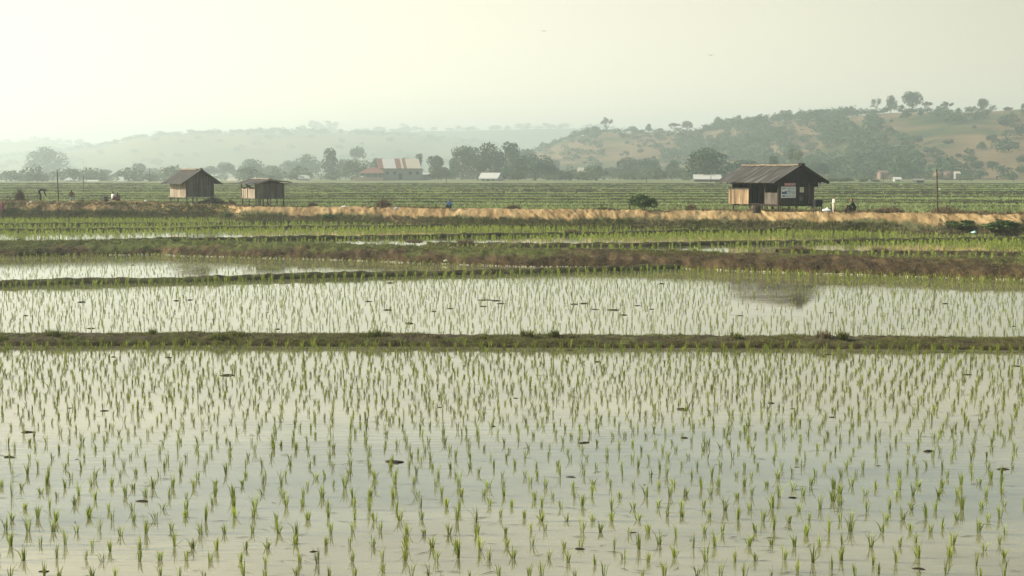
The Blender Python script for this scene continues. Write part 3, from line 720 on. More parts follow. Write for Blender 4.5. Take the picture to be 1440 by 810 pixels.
stuff_grass('grass', 'green grass growing over the grassy earth bank', [bank_grass(bank, 9000, .12, .5, .13, None, 14, 5, .014, .05, .16, xr=(-64, 8)), bank_grass(bank, 12000, .42, .85, .16, None, 15, 5, .018, -.12, xr=(-64, 10)), bank_grass(bank, 5000, .55, .85, .14, None, 35, 5, .016, -.1, xr=(5, 60)), bank_grass(ab, 1500, .3, .75, .1, None, 19, 4, .02, .15)], M['grass'])
stuff_grass('grass', 'dry tufts scattered over the grassy earth bank', [bank_grass(bank, 14000, .1, .8, .14, None, 16, 5, .014, -.02, .2)], M['drygrass'])
stuff_grass('grass', 'dry grass fringing the foot and crest of the sandy embankment',
    [bank_grass(emb, 9000, .08, .30, .32, None, 17, 5, .03, -.2), bank_grass(emb, 5000, .58, .8, .3, None, 18, 5, .035, .02), bank_grass(emb, 3500, .6, .95, .4, None, 28, 5, .035, -.1, xr=(18, 75)), bank_grass(emb, 3000, .2, .58, .2, None, 48, 5, .03, -.05, .2, xr=(-75, -22))] +
    [bank_grass(b, 700, .25, .75, .14, None, 25 + k, 4, .03, .1) for k, b in enumerate(CD)], M['drygrass'])
stuff_grass('grass', 'green grass on the left face and foot of the embankment',
    [bank_grass(emb, 9000, .08, .5, .24, None, 20, 5, .035, -.12, .2, xr=(-75, -24)), bank_grass(emb, 14000, .08, .32, .3, None, 21, 5, .035, -.12), bank_grass(emb, 9000, .78, 1.0, .35, None, 22, 5, .04, -.1)], M['grass'])
# pale stones along the waterline of the bank
rng = np.random.default_rng(31); n = 520; x = rng.uniform(-22, 32, n); V, T = [], []
oct_ = np.array([[1, 0, 0], [0, 1, 0], [-1, 0, 0], [0, -1, 0], [0, 0, .7], [0, 0, -.5]]); fo = np.array([[0, 1, 4], [1, 2, 4], [2, 3, 4], [3, 0, 4], [1, 0, 5], [2, 1, 5], [3, 2, 5], [0, 3, 5]])
bp = bank.pt(x, np.full(n, .1))
for k in range(n):
    s = rng.uniform(.02, .07); V.append(oct_ * s * rng.uniform(.6, 1.4, (6, 3)) + np.array([x[k], bp[k, 1] - rng.uniform(0, .08), .015])); T.append(fo + 6 * k)
tag(link('pebbles', big_mesh('pebbles', np.concatenate(V), np.concatenate(T)), M['stone']), 'pale pebbles strung along the waterline of the grassy bank', 'pebbles', kind='stuff')

def emb_at(px, t):
    """a point of the embankment surface on the pixel column"""
    d = ray(px, 290); x = d[0] * 100
    for _ in range(10):
        q = emb.pt(np.array([x]), np.array([t]))[0]; x = d[0] * q[1]
    return q
# ================================================================== HUTS
def planks(axis, a0, a1, fixed, z0, z1, th, n, rnd, slope=None, ragged=.03, gap=.012):
    """vertical boards; axis 'x' runs along x at y=fixed, axis 'y' along y at x=fixed; slope(a)->top height"""
    mb = MB(); w = (a1 - a0) / n
    for k in range(n):
        p, q = a0 + k * w + gap * rnd.random(), a0 + (k + 1) * w - gap * rnd.random()
        zb, o = z0 - rnd.random() * ragged, rnd.uniform(-.008, .008)
        t0, t1 = (slope(p), slope(q)) if slope else (z1 + rnd.uniform(-ragged, 0),) * 2
        f0, f1 = fixed + o, fixed + o + th
        if axis == 'x': V = [(p, f0, zb), (q, f0, zb), (q, f1, zb), (p, f1, zb), (p, f0, t0), (q, f0, t1), (q, f1, t1), (p, f1, t0)]
        else: V = [(f0, p, zb), (f1, p, zb), (f1, q, zb), (f0, q, zb), (f0, p, t0), (f1, p, t0), (f1, q, t1), (f0, q, t1)]
        mb.add(V, [(3, 2, 1, 0), (4, 5, 6, 7), (0, 1, 5, 4), (1, 2, 6, 5), (2, 3, 7, 6), (3, 0, 4, 7)])
    return mb
def roof_slab(mb, x0, z0, x1, z1, y0, y1, th, n, rnd, sag=.03):
    """one roof slope made of overlapping sheets along y"""
    w = (y1 - y0) / n
    for k in range(n):
        a, b = y0 + k * w - .04, y0 + (k + 1) * w + .04
        l = rnd.uniform(-.1, .06); e = rnd.uniform(-sag, sag) * .6; lift = .006 * (k % 2) + rnd.uniform(0, .008)
        X0, Z0 = x0 + (x0 - x1) * l * .12, z0 + (z0 - z1) * l * .12
        m = ((X0 + x1) / 2, (Z0 + z1) / 2 - .02)
        prof = [(X0, Z0 + e + lift), (m[0], m[1] + lift), (x1, z1 + lift)]
        V = []
        for (px_, pz_) in prof:
            V += [(px_, a, pz_), (px_, b, pz_), (px_, b, pz_ + th), (px_, a, pz_ + th)]
        Fc = []
        for i in range(2):
            c = i * 4; d = c + 4
            Fc += [(c, c + 1, d + 1, d), (c + 1, c + 2, d + 2, d + 1), (c + 2, c + 3, d + 3, d + 2), (c + 3, c, d, d + 3)]
        Fc += [(0, 3, 2, 1), (8, 9, 10, 11)]
        mb.add(V, Fc)
def hut_root(name, corner, ang, label):
    o = empty(name, corner, R(90) - ang); tag(o, label, 'hut'); o.scale = (1.04,) * 3; return o
def stilt(root, x, y, z0, z1, w=.1):
    MB().bar((x, y, z0), (x + random.uniform(-.03, .03), y, z1), w, w).build('stilt', M['post'], root)

# ---- right hut
def right_hut():
    c = emb_at(1094, .6); zg = c[2]
    W, L = 3.15, 4.9; rnd = random.Random(1)
    ang = R(50) + math.atan(px_u(1085))
    h = hut_root('wooden_hut', c, ang, 'dark wooden stilt hut with poster on its gable and tan porch panel')
    fz, ez, rz_ = .5, 1.95, 3.08      # floor, wall top, ridge
    pit = (rz_ - ez) / (W / 2 + .75)
    top = lambda x: rz_ - .12 - pit * abs(x - W / 2)
    for x, y in ((.05, .05), (W * .52, .05), (W - .05, .05), (.05, L * .35), (.05, L * .62), (.05, L - .05), (W - .05, L * .5), (W - .05, L - .05), (W * .5, L * .5)):
        stilt(h, x, y, -.5, fz - .06)
    mb = MB(); mb.box(-.06, W + .06, -.06, L + .06, fz - .06, fz)
    for k in range(5): mb.bar((.05 + k * (W - .1) / 4, -.1, fz - .11), (.05 + k * (W - .1) / 4, L + .1, fz - .11), .08, .1)
    mb.build('floor', M['plank_dark'], h)
    planks('x', 0, W, 0, fz, ez, .03, 13, rnd, lambda x: min(top(x), ez)).build('wall', M['plank_dark'], h)
    gb = MB(); 
    g = planks('x', -.35, W + .35, -.02, ez - .28, ez, .025, 15, rnd, lambda x: max(ez - .26, top(x) + .02)); g.build('gable_boards', M['dark_in'], h)
    planks('y', 0, L, W - .03, fz, 1.85, .03, 16, rnd).build('wall', M['plank_dark'], h)
    planks('x', .03, W - .04, L - .03, fz, ez, .03, 11, rnd, lambda x: min(top(x), ez)).build('wall', M['plank_dark'], h)
    # open long side: near half wall, doorway, tan low panel
    planks('y', .12, L * .27, -.02, fz - .02, fz + .78, .03, 5, rnd).build('wall', M['plank_grey'], h)
    mb = planks('y', L * .6, L + .25, -.14, fz - .05, fz + 1.0, .03, 7, rnd, None, .04); mb.build('porch_panel', M['plank_tan'], h)
    mb = MB(); mb.box(-.16, -.08, L * .585, L + .28, fz + .96, fz + 1.06); mb.build('porch_rail', M['plank_grey'], h)
    planks('y', L * .3, L * .42, .9, fz, 1.85, .03, 4, rnd).build('partition', M['dark_in'], h)
    planks('x', .05, W - .1, L * .42, fz, 1.85, .03, 11, rnd).build('partition', M['dark_in'], h)
    for x, y in ((.03, .03), (W - .03, .03), (.03, L * .28), (.03, L * .6), (.03, L - .03), (W - .03, L - .03)):
        MB().bar((x, y, fz), (x, y, 1.9), .09, .09).build('post', M['post'], h)
    mb = MB(); mb.bar((0, -.05, 1.9), (0, L + .3, 1.9), .09, .1); mb.bar((W, -.05, 1.9), (W, L + .3, 1.9), .09, .1); mb.bar((-.1, 0.06, 1.88), (W + .1, 0.06, 1.88), .07, .1); mb.build('beam', M['post'], h)
    ov = .8; zl = rz_ - pit * (W / 2 + ov)
    for sx in (0, 1):
        mb = MB()
        if sx == 0: roof_slab(mb, -ov, zl, W / 2, rz_, -.55, L + .9, .035, 14, rnd)
        else: roof_slab(mb, W + ov, zl, W / 2, rz_, -.55, L + .9, .035, 14, rnd)
        mb.build('roof', M['roof_old'], h)
    mb = MB()
    for k in range(9): mb.bar((-ov + .02, -.5 + k * (L + .85) / 8, zl - .04), (W / 2, -.5 + k * (L + .85) / 8, rz_ - .05), .05, .06); mb.bar((W + ov - .02, -.5 + k * (L + .85) / 8, zl - .04), (W / 2, -.5 + k * (L + .85) / 8, rz_ - .05), .05, .06)
    mb.build('rafters', M['dark_in'], h)
    mb = MB(); mb.bar((-ov, -.6, zl + .0), (W / 2, -.6, rz_ + .02), .05, .16); mb.bar((W + ov, -.6, zl + .0), (W / 2, -.6, rz_ + .02), .05, .16); mb.build('barge_board', M['dark_in'], h)
    mb = MB()
    for k in range(12): mb.bar((W / 2, -.3 + k * (L + 1.1) / 12, rz_ + .06 + rnd.uniform(-.015, .02)), (W / 2, -.3 + (k + .96) * (L + 1.1) / 12, rz_ + .06 + rnd.uniform(-.015, .02)), .3, .07)
    mb.build('ridge_cap', M['ridge'], h); MB().bar((W / 2, -.68, rz_ + .05), (W / 2, -.32, rz_ + .1), .26, .2).build('ridge_end', M['dark_in'], h)
    # poster
    pm, nt, b = new_mat('poster_print', .6, .3)
    f = texnoise(nt, 5, 3, .5); nt.links.new(ramp(nt, f, [(.35, (.58, .62, .62)), (.65, (.74, .76, .73))]), b.inputs['Base Color'])
    x0, x1, z0, z1 = .22, 1.5, .92, 1.68
    po = MB().box(x0, x1, -.045, -.03, z0, z1).build('poster', pm, h)
    ink = MB(); r2 = random.Random(4)
    def lines(xa, xb, za, zb, n, m):
        for k in range(n):
            z = za + (zb - za) * (k + .5) / n; hh = (zb - za) / n * .5; x = xa
            while x < xb - .03:
                w = min(r2.uniform(.03, .13), xb - x); ink.box(x, x + w, -.049, -.046, z - hh / 2, z + hh / 2, m); x += w + r2.uniform(.012, .03)
    lines(x0 + .05, x0 + .4, z1 - .17, z1 - .06, 1, 0); lines(x0 + .55, x1 - .06, z1 - .2, z1 - .05, 3, 2)
    ink.box(x0 + .06, x0 + .5, -.049, -.046, z0 + .26, z0 + .42, 1); lines(x0 + .3, x0 + .8, z0 + .42, z0 + .5, 1, 0)
    ink.box(x0 + .1, x0 + .36, -.049, -.046, z0 + .08, z0 + .17, 1); lines(x0 + .58, x1 - .06, z0 + .24, z0 + .46, 4, 2); lines(x0 + .42, x1 - .06, z0 + .06, z0 + .2, 3, 2)
    ink.build('lettering', [flat('ink_dark', (.06, .07, .1)), flat('ink_blue', (.08, .13, .24)), flat('ink_grey', (.3, .34, .34))], po)
    hd = MB().box(x0 + .26, x1, -.045, -.03, z1 + .05, z1 + .25).build('poster_header', flat('red_header', (.34, .14, .14)), h)
    ik = MB(); ink = ik; lines(x0 + .32, x1 - .05, z1 + .08, z1 + .22, 2, 0); ik.build('lettering', flat('header_ink', (.62, .5, .48)), hd)
    MB().box(1.86, 2.22, -.04, -.028, .98 + .3, 1.34 + .3).build('notice', flat('pale_paper', (.55, .55, .36)), h)
    MB().box(1.84, 2.1, -.04, -.028, .72, .98).build('notice', flat('grey_paper', (.12, .13, .12)), h)
    MB().box(2.62, 2.72, -.05, .0, fz, 1.9).build('batten', M['plank_grey'], h)
    return c
rc = right_hut()

# ---- left hut
def left_hut():
    d = emb_at(262, .62)[1]; c = atd(262, 290, d); rnd = random.Random(2)
    W, L = 2.5, 3.1; ang = R(64) + math.atan(px_u(272))
    h = hut_root('wooden_hut', c, ang, 'closed grey plank hut on stilts with a steep roof, leftmost of the huts')
    fz, ez, rz_ = .78, 1.98, 3.0; ov = .62
    pit = (rz_ - ez + .12) / (W / 2 + ov * .9); zl = rz_ - pit * (W / 2 + ov)
    top = lambda x: rz_ - .05 - pit * abs(x - W / 2)
    for x, y in ((.05, .05), (W * .3, .3), (W - .05, .05), (.05, L * .55), (.05, L - .05), (W - .05, L - .05), (W * .6, L * .6)): stilt(h, x, y, -.5, fz - .04, .085)
    mb = MB(); mb.box(-.12, W + .05, -.05, L + .05, fz - .06, fz); mb.build('floor', M['plank_pale'], h)
    planks('x', 0, W, 0, fz, ez, .03, 11, rnd, top).build('wall', M['plank_grey'], h)
    planks('x', 0.03, W - .03, L - .03, fz, ez, .03, 11, rnd, top).build('wall', M['plank_grey'], h)
    planks('y', 0.03, L - .03, -.005, fz, top(0), .03, 12, rnd).build('wall', M['plank_pale'], h)
    planks('y', 0.03, L - .03, W - .03, fz, top(W), .03, 12, rnd).build('wall', M['plank_grey'], h)
    for x in (.0, W): MB().bar((x, -.02, fz), (x, -.02, top(x)), .08, .06).build('corner_post', M['post'], h)
    for sx in (0, 1):
        mb = MB(); roof_slab(mb, -ov if sx == 0 else W + ov, zl, W / 2, rz_, -.42, L + .35, .05, 10, rnd, .05); mb.build('roof', M['roof_thatch'], h)
    mb = MB(); mb.bar((-ov, -.45, zl), (W / 2, -.45, rz_ + .02), .05, .12); mb.bar((W + ov, -.45, zl), (W / 2, -.45, rz_ + .02), .05, .12); mb.build('barge_board', M['post'], h)
    mb = MB()
    for k in range(8): mb.bar((W / 2, .35 + k * (L - .1) / 8, rz_ + .07 + rnd.uniform(-.02, .03)), (W / 2, .35 + (k + .96) * (L - .1) / 8, rz_ + .07 + rnd.uniform(-.02, .03)), .26, .08)
    mb.build('ridge_cap', M['ridge'], h); MB().bar((W / 2, -.5, rz_ + .04), (W / 2, -.2, rz_ + .12), .2, .14).build('ridge_end', M['post'], h)
left_hut()

# ---- small open hut
def small_hut():
    d = emb_at(359, .62)[1]; c = atd(359.5, 288, d); rnd = random.Random(3)
    W, L = 2.5, 2.5; ang = R(64) + math.atan(px_u(372))
    h = hut_root('wooden_hut', c, ang, 'small low roofed hut on stilts with a half open pale side, middle hut')
    fz, ez = .5, 1.72; rz_ = 1.98
    top = lambda x: ez + (rz_ - ez) * (1 - abs(x - W * .42) / (W * .6)) - .06
    for x, y in ((.03, .03), (.45, .1), (.8, .3), (1.1, .1), (W * .78, .2), (W - .03, .03), (.03, L * .5), (.03, L - .03), (W - .03, L - .03), (W * .5, L * .8)): stilt(h, x, y, -.55, fz, .075)
    MB().box(-.05, W + .05, -.05, L + .05, fz - .05, fz).build('floor', M['plank_grey'], h)
    mb = MB(); n = 7
    for k in range(n):
        z0 = fz + k * (ez - .08 - fz) / n; mb.box(0, W, -.01 - .006 * (k % 2), .02, z0 + .008, z0 + (ez - .08 - fz) / n)
    mb.build('wall', M['plank_grey'], h)
    planks('x', .02, W - .02, .004, ez - .1, ez, .02, 8, rnd, top).build('gable_boards', M['plank_dark'], h)
    planks('y', .05, L, 0, fz, 1.28, .03, 7, rnd, None, .08).build('wall', M['plank_pale'], h)
    planks('y', .05, L, W - .03, fz, 1.55, .03, 8, rnd).build('wall', M['plank_grey'], h)
    planks('x', .05, W * .45, L - .03, fz, 1.35, .03, 5, rnd).build('wall', M['plank_grey'], h)
    for y in (.03, L * .55, L - .03): MB().bar((0, y, fz), (0, y, 1.72), .07, .07).build('post', M['post'], h)
    MB().bar((W - .03, L - .03, fz), (W - .03, L - .03, 1.7), .07, .07).build('post', M['post'], h)
    mb = MB(); mb.bar((-.02, .3, 1.25), (-.02, L * .9, 1.7), .04, .08); mb.box(-.03, 0, L * .35, L * .62, 1.28, 1.5); mb.build('brace', M['plank_dark'], h)
    xr = W * .42
    mb = MB(); roof_slab(mb, -.42, ez - .12, xr, rz_, -.35, L + .45, .04, 6, rnd, .06); mb.build('roof', M['roof_old'], h)
    mb = MB(); roof_slab(mb, W + .5, ez + .03, xr, rz_, -.35, L + .45, .04, 6, rnd, .05); mb.build('roof', M['roof_old'], h)
    mb = MB(); mb.bar((W + .32, -.3, ez - .1), (W + .32, L + .3, ez - .12), .07, .1); mb.bar((-.3, -.36, ez - .14), (xr, -.36, rz_ - .03), .05, .08); mb.bar((W + .5, -.36, ez), (xr, -.36, rz_ - .03), .05, .08); mb.build('roof_beam', M['plank_pale'], h)
    MB().bar((xr, -.4, rz_ + .05), (xr, L + .4, rz_ + .05), .16, .06).build('ridge_cap', M['ridge'], h)
small_hut()

# barrel under the porch of the right hut
bp_ = atd(1064, 299.5, 93.6); mb = MB()
mb.tube([(0, 0, 0), (0, 0, .06), (0, 0, .25), (0, 0, .44), (0, 0, .5)], [.25, .27, .3, .27, .24], 16); br = mb.build('barrel', M['plank_dark'], None, bp_, True)
tag(br, 'dark squat barrel standing under the porch of the right hut', 'barrel')
mb = MB(); [mb.tube([(0, 0, z - .02), (0, 0, z + .02)], [r_, r_], 16) for z, r_ in ((.1, .285), (.4, .288))]; mb.build('hoop', M['post'], br)
# black covered stand right behind the hut
p = atd(1150, 294, 95.5); s_ = empty('covered_stand', p, R(12)); tag(s_, 'black cloth covered stand against the right end of the right hut', 'stand')
mb = MB(); rr = random.Random(9); nsg = 24; top_, low_ = [], []
for k in range(nsg):
    a = 2 * math.pi * k / nsg; c_, s2 = math.cos(a), math.sin(a); e = 1 / max(abs(c_), abs(s2)); top_.append((.24 * c_ * e, .2 * s2 * e, .62)); w = 1 + .08 * math.sin(k * 2.3); low_.append((.25 * c_ * e * w, .21 * s2 * e * w, .17 + rr.uniform(-.03, .03)))
mb.add(top_ + low_, [tuple(range(nsg))] + [(k, k + nsg, (k + 1) % nsg + nsg, (k + 1) % nsg) for k in range(nsg)]); mb.build('cloth', M['black'], s_)
for x in (-.21, .21):
    for y in (-.17, .17): MB().bar((x, y, -.25), (x, y, .6), .05, .05).build('leg', M['post'], s_)

# ================================================================== PEOPLE
def person(label, pos, face, joints, shirt, pants, hat=None, scale=1.0):
    J = {k: Vector(v) for k, v in joints.items()}
    bones = [('pel', 'spine'), ('spine', 'chest'), ('chest', 'neck'), ('neck', 'chin'), ('chin', 'head'), ('head', 'crown'),
             ('chest', 'shL'), ('shL', 'elL'), ('elL', 'wrL'), ('wrL', 'haL'), ('chest', 'shR'), ('shR', 'elR'), ('elR', 'wrR'), ('wrR', 'haR'),
             ('pel', 'hiL'), ('hiL', 'knL'), ('knL', 'anL'), ('anL', 'toL'), ('pel', 'hiR'), ('hiR', 'knR'), ('knR', 'anR'), ('anR', 'toR')]
    rad = dict(pel=.135, spine=.125, chest=.145, neck=.055, chin=.07, head=.095, crown=.06, sh=.065, el=.045, wr=.032, ha=.04, hi=.09, kn=.062, an=.042, to=.038)
    names = list(J); idx = {k: i for i, k in enumerate(names)}
    me = bpy.data.meshes.new('person'); me.from_pydata([J[k] for k in names], [(idx[a], idx[b]) for a, b in bones], [])
    o = bpy.data.objects.new('tmp', me); COL.objects.link(o)
    sk = o.modifiers.new('s', 'SKIN'); sk.use_smooth_shade = True
    for k in names:
        r_ = rad.get(k) or rad[k[:2]]; d = me.skin_vertices[0].data[idx[k]]; d.radius = (r_, r_ * (.8 if k in ('pel', 'spine', 'chest') else 1)); d.use_root = k == 'pel'
    sb = o.modifiers.new('d', 'SUBSURF'); sb.levels = 1; sb.render_levels = 1
    bpy.context.view_layer.update()
    me2 = bpy.data.meshes.new_from_object(o.evaluated_get(bpy.context.evaluated_depsgraph_get())); bpy.data.objects.remove(o)
    me2.name = 'person'; me2.materials.clear()
    for m in (M['skin'], shirt, pants, M['hair']): me2.materials.append(m)
    cls = {'chin': 0, 'head': 0, 'crown': 3, 'wrL': 1, 'wrR': 1, 'haL': 0, 'haR': 0, 'knL': 2, 'knR': 2, 'anL': 2, 'anR': 2, 'toL': 0, 'toR': 0, 'hiL': 2, 'hiR': 2}
    hd = J['head']; up = (J['crown'] - J['chin']).normalized()
    for f in me2.polygons:
        c = f.center; best = (9, 0)
        for a, b in bones:
            A, B = J[a], J[b]; t = max(0, min(1, (c - A).dot(B - A) / max((B - A).length_squared, 1e-9))); dd = (c - A.lerp(B, t)).length
            if dd < best[0]: best = (dd, cls.get(b, 1))
        m = best[1]
        if m in (0, 3) and (c - hd).length < .16: m = 3 if ((c - hd).dot(up) > .035 or (c.y - hd.y) < -.03) else 0
        f.material_index = m
        f.use_smooth = True
    po = link('person', me2, None, None, pos); po.rotation_euler = (0, 0, face); po.scale = (scale,) * 3
    tag(po, label, 'person')
    if hat is not None:
        mb = MB(); mb.tube([(0, 0, .0), (0, 0, .03), (0, 0, .12), (0, 0, .17)], [.26, .2, .1, .015], 14); hh = mb.build('hat', hat, po, J['head'] + up * .05, True)
    return po
def stand(arm=.0, stride=.08):
    return dict(pel=(0, 0, .93), spine=(0, .0, 1.1), chest=(0, 0, 1.3), neck=(0, 0, 1.43), chin=(0, .02, 1.49), head=(0, .015, 1.57), crown=(0, .0, 1.66),
        shL=(-.18, 0, 1.36), elL=(-.23, -.02, 1.1), wrL=(-.23, .08 + arm, .9 + arm), haL=(-.22, .11 + arm, .82 + arm), shR=(.18, 0, 1.36), elR=(.24, -.03, 1.1), wrR=(.24, .05 + arm, .88 + arm), haR=(.23, .08 + arm, .8 + arm),
        hiL=(-.09, 0, .87), knL=(-.1, .04 + stride * .5, .48), anL=(-.1, stride, .08), toL=(-.11, .15 + stride, .04), hiR=(.09, 0, .87), knR=(.1, .03 - stride * .3, .48), anR=(.1, -stride, .08), toR=(.11, .15 - stride, .04))
def bend():
    return dict(pel=(0, -.1, .86), spine=(0, .08, .98), chest=(0, .28, .98), neck=(0, .4, .95), chin=(0, .46, .93), head=(0, .53, .9), crown=(0, .6, .86),
        shL=(-.17, .3, .95), elL=(-.22, .36, .68), wrL=(-.18, .42, .45), haL=(-.16, .45, .37), shR=(.17, .3, .95), elR=(.22, .38, .68), wrR=(.16, .5, .46), haR=(.14, .53, .38),
        hiL=(-.1, -.1, .82), knL=(-.14, .02, .46), anL=(-.15, -.05, .08), toL=(-.16, .1, .04), hiR=(.1, -.1, .82), knR=(.14, .06, .46), anR=(.15, .02, .08), toR=(.16, .17, .04))
def sit(lean=.05):
    return dict(pel=(0, 0, .13), spine=(0, -.02, .3), chest=(0, lean, .5), neck=(0, lean + .02, .63), chin=(0, lean + .05, .69), head=(0, lean + .05, .77), crown=(0, lean + .03, .86),
        shL=(-.18, lean, .56), elL=(-.26, lean + .14, .38), wrL=(-.16, lean + .33, .42), haL=(-.1, lean + .38, .42), shR=(.18, lean, .56), elR=(.27, lean + .14, .38), wrR=(.16, lean + .32, .42), haR=(.1, lean + .37, .43),
        hiL=(-.1, .03, .13), knL=(-.15, .36, .43), anL=(-.13, .52, .07), toL=(-.13, .66, .03), hiR=(.1, .03, .13), knR=(.16, .38, .42), anR=(.14, .53, .07), toR=(.14, .67, .03))
def cloth(n, c): return flat('cloth_' + n, c, .9)
def crest(px, off=2.6):
    d = ray(px, 290); Y = 100.
    for _ in range(12): Y = float(emb_front(np.array(d[0] * Y))) + off
    x = d[0] * Y
    return np.array([x, Y, float(emb.pt(np.array([x]), np.array([.66]))[0, 2])])
person('person in dark red clothes standing at the left edge of the photo', emb_at(3, .14), R(150), stand(), cloth('maroon', (.12, .03, .05)), cloth('plum', (.1, .035, .05)), scale=.88)
person('person in black bending over on the embankment at the left', emb_at(57, .62), R(-70), bend(), M['black'], M['black'], scale=1.0)
person('person in a brown jacket standing beyond the left pole', atd(101, 291, 131.), R(20), stand(), cloth('brown', (.13, .07, .05)), cloth('pale_blue', (.36, .42, .42)), scale=.95)
person('small dark seated person left of the pair on the embankment', emb_at(149, .6), R(200), sit(), cloth('navy', (.02, .025, .04)), M['black'], scale=.72)
person('seated person in white shirt beside the one in dark red', emb_at(158.5, .64), R(-40), sit(), cloth('white_shirt', (.6, .6, .56)), cloth('maroon_trousers', (.16, .04, .04)), scale=.92)
person('seated person in dark red beside the white shirted one', emb_at(166, .64), R(30), sit(.1), cloth('red_shirt', (.2, .07, .06)), cloth('dark_red', (.1, .03, .03)), scale=.9)
person('person in blue sitting on the embankment near the middle', emb_at(632.5, .6), R(165), sit(), cloth('blue', (.07, .17, .32)), cloth('teal_dark', (.03, .05, .05)), scale=.9)
person('person in white standing right of the right hut', atd(1172, 300.5, 97.0), R(100), stand(.12, .04), cloth('white_dress', (.72, .66, .56)), cloth('white_skirt', (.6, .52, .44)), scale=.7)
person('person in black sitting on the embankment right of the one in white', emb_at(1202, .68), R(75), sit(.12), M['black'], cloth('black_red', (.04, .018, .02)), scale=1.2)

# bags and litter
def bag(label, pos, s, mat, name='bag', seed=0, tall=.8):
    rng = np.random.default_rng(seed); n, m = 14, 9; V = []
    for i in range(m):
        ph = math.pi * i / (m - 1)
        for k in range(n):
            a = 2 * math.pi * k / n; r_ = math.sin(ph) * (1 + .16 * math.sin(3 * a + seed) + rng.normal(0, .05)); V.append((s * r_ * math.cos(a), s * .75 * r_ * math.sin(a), s * tall * (1 - math.cos(ph)) * .55 + (s * .25 if i == m - 1 else 0)))
    Fc = [(i * n + k, i * n + (k + 1) % n, (i + 1) * n + (k + 1) % n, (i + 1) * n + k) for i in range(m - 1) for k in range(n)]
    mb = MB(); mb.add(V, Fc); o = mb.build(name, mat, None, (pos[0], pos[1], pos[2] - .03), True)
    mb2 = MB(); mb2.tube([(0, 0, s * tall * 1.0), (.02, 0, s * tall * 1.35), (.05, .01, s * tall * 1.6)], [s * .12, s * .2, s * .05], 7); mb2.build('knot', mat, o)
    return tag(o, label, 'bag')
bag('white bag lying on the left face of the embankment', emb_at(44, .5), .16, M['bag_white'], seed=1)
bag('white bag on the crest left of the left hut', emb_at(205, .68), .14, M['bag_white'], seed=2)
bag('white sack lying on the crest between the small hut and the dry shrub', emb_at(484, .75), .24, M['bag_white'], seed=3, tall=.5)
bag('grey blue bag at the edge of the crest beside the dry shrub', emb_at(557, .5), .18, M['bag_blue'], seed=4)
bag('white sack beside the person in white', atd(1163, 297.5, 96.), .3, M['bag_white'], seed=5, tall=.7)
bag('pale turquoise bag at the foot of the embankment on the right', np.array([*emb_at(1371, .1)[:2], ZC + .12]), .2, M['bag_teal'], seed=6, tall=.6)
bag('black sack beside the person in black on the embankment', emb_at(1194, .68), .36, M['black'], 'sack', 17, .8)
bag('dark red bundle beside the person in blue', emb_at(626, .6), .17, cloth('bundle', (.14, .05, .04)), 'bundle', 7)
def bank_at(px, t):
    d = ray(px, 370); x = d[0] * 60
    for _ in range(10):
        q = bank.pt(np.array([x]), np.array([t]))[0]; x = d[0] * q[1]
    return q
bag('small pale bag lying on the top of the grassy bank', bank_at(634, .62), .1, M['bag_white'], seed=8, tall=.5)
bag('yellowish bag at the waterline of the grassy bank', bank_at(627, .16), .12, flat('yellow_bag', (.55, .53, .34)), seed=9)

# ------------------------------------------------------------------ poles and posts
def pole(label, base, top_px, d, r_, lean=0, knob=False, name='pole', group=None):
    ztop = H + (240 - top_px) / FPX * d
    o = empty(name, base); tag(o, label, 'pole', group)
    hgt = ztop - base[2]
    MB().tube([(0, 0, -.3), (lean * .5, 0, hgt * .5), (lean, 0, hgt)], [r_ * 1.1, r_, r_ * .8], 8).build('shaft', M['post'], o)
    if knob: MB().tube([(lean * .5 + r_, -.02, hgt * .55), (lean * .5 + r_ + .14, -.03, hgt * .55)], [.05, .06], 8).build('insulator', M['bag_white'], o)
    else: MB().tube([(lean, 0, hgt), (lean, 0, hgt + .05)], [r_ * .9, r_ * .5], 8).build('cap', M['post'], o)
    return o
q = emb_at(1319, .62); pole('tall leaning brown post on the embankment right of the right hut', q, 238, q[1], .055, -.14, True)
q = emb_at(82.5, .68); pole('dark slim pole on the embankment at the left', q, 240, q[1], .05, -.05)
def gpole(px, top, d, r_, label):
    x = px_u(px) * d; pole(label, (x, d, gz(x, d)), top, d, r_)
gpole(121, 247, 240, .07, 'grey slim pole in the far fields right of the dark pole')
gpole(628, 252, 400, .1, 'thin pole standing in the meadow right of the farmhouse')
gpole(998, 247, 400, .09, 'thin pole in the far field in front of the barn')
gpole(908, 249, 400, .08, 'faint short pole in the far field above the green bush')
gpole(214, 236, 420, .1, 'faint pole in the haze left of the left hut')
gpole(1239, 246, 420, .08, 'thin pole in the far field right of the hut')
gpole(1420, 247, 420, .09, 'thin pole in the far field near the right edge')
q = emb_at(885.5, .72); pole('short stake on the crest left of the green bush', q, 285, q[1], .06, name='stake')
x = px_u(1294) * 190; pole('short white marker post in the far fields right of the hut', (x, 190, ZF), 266.5, 190, .12, name='marker_post')
x = px_u(958) * 190; pole('short pale marker post in the far fields right of the bush', (x, 190, ZF), 274, 190, .1, name='marker_post')
# low fence at the left edge
f_ = empty('fence', emb_at(25, .66)); tag(f_, 'low rickety stick fence on the embankment at the far left', 'fence')
for k, dx in enumerate((-2.6, -1.7, -.9, 0, .9, 1.7)): MB().tube([(dx, 0, -.2), (dx + random.uniform(-.05, .05), 0, .5 + .12 * (k % 2))], [.03, .022], 6).build('picket', M['post'], f_)
for z in (.22, .42): MB().tube([(-2.8, .02, z), (-.5, .03, z - .04), (1.9, .02, z + .03)], [.018, .018, .018], 6).build('rail', M['post'], f_)

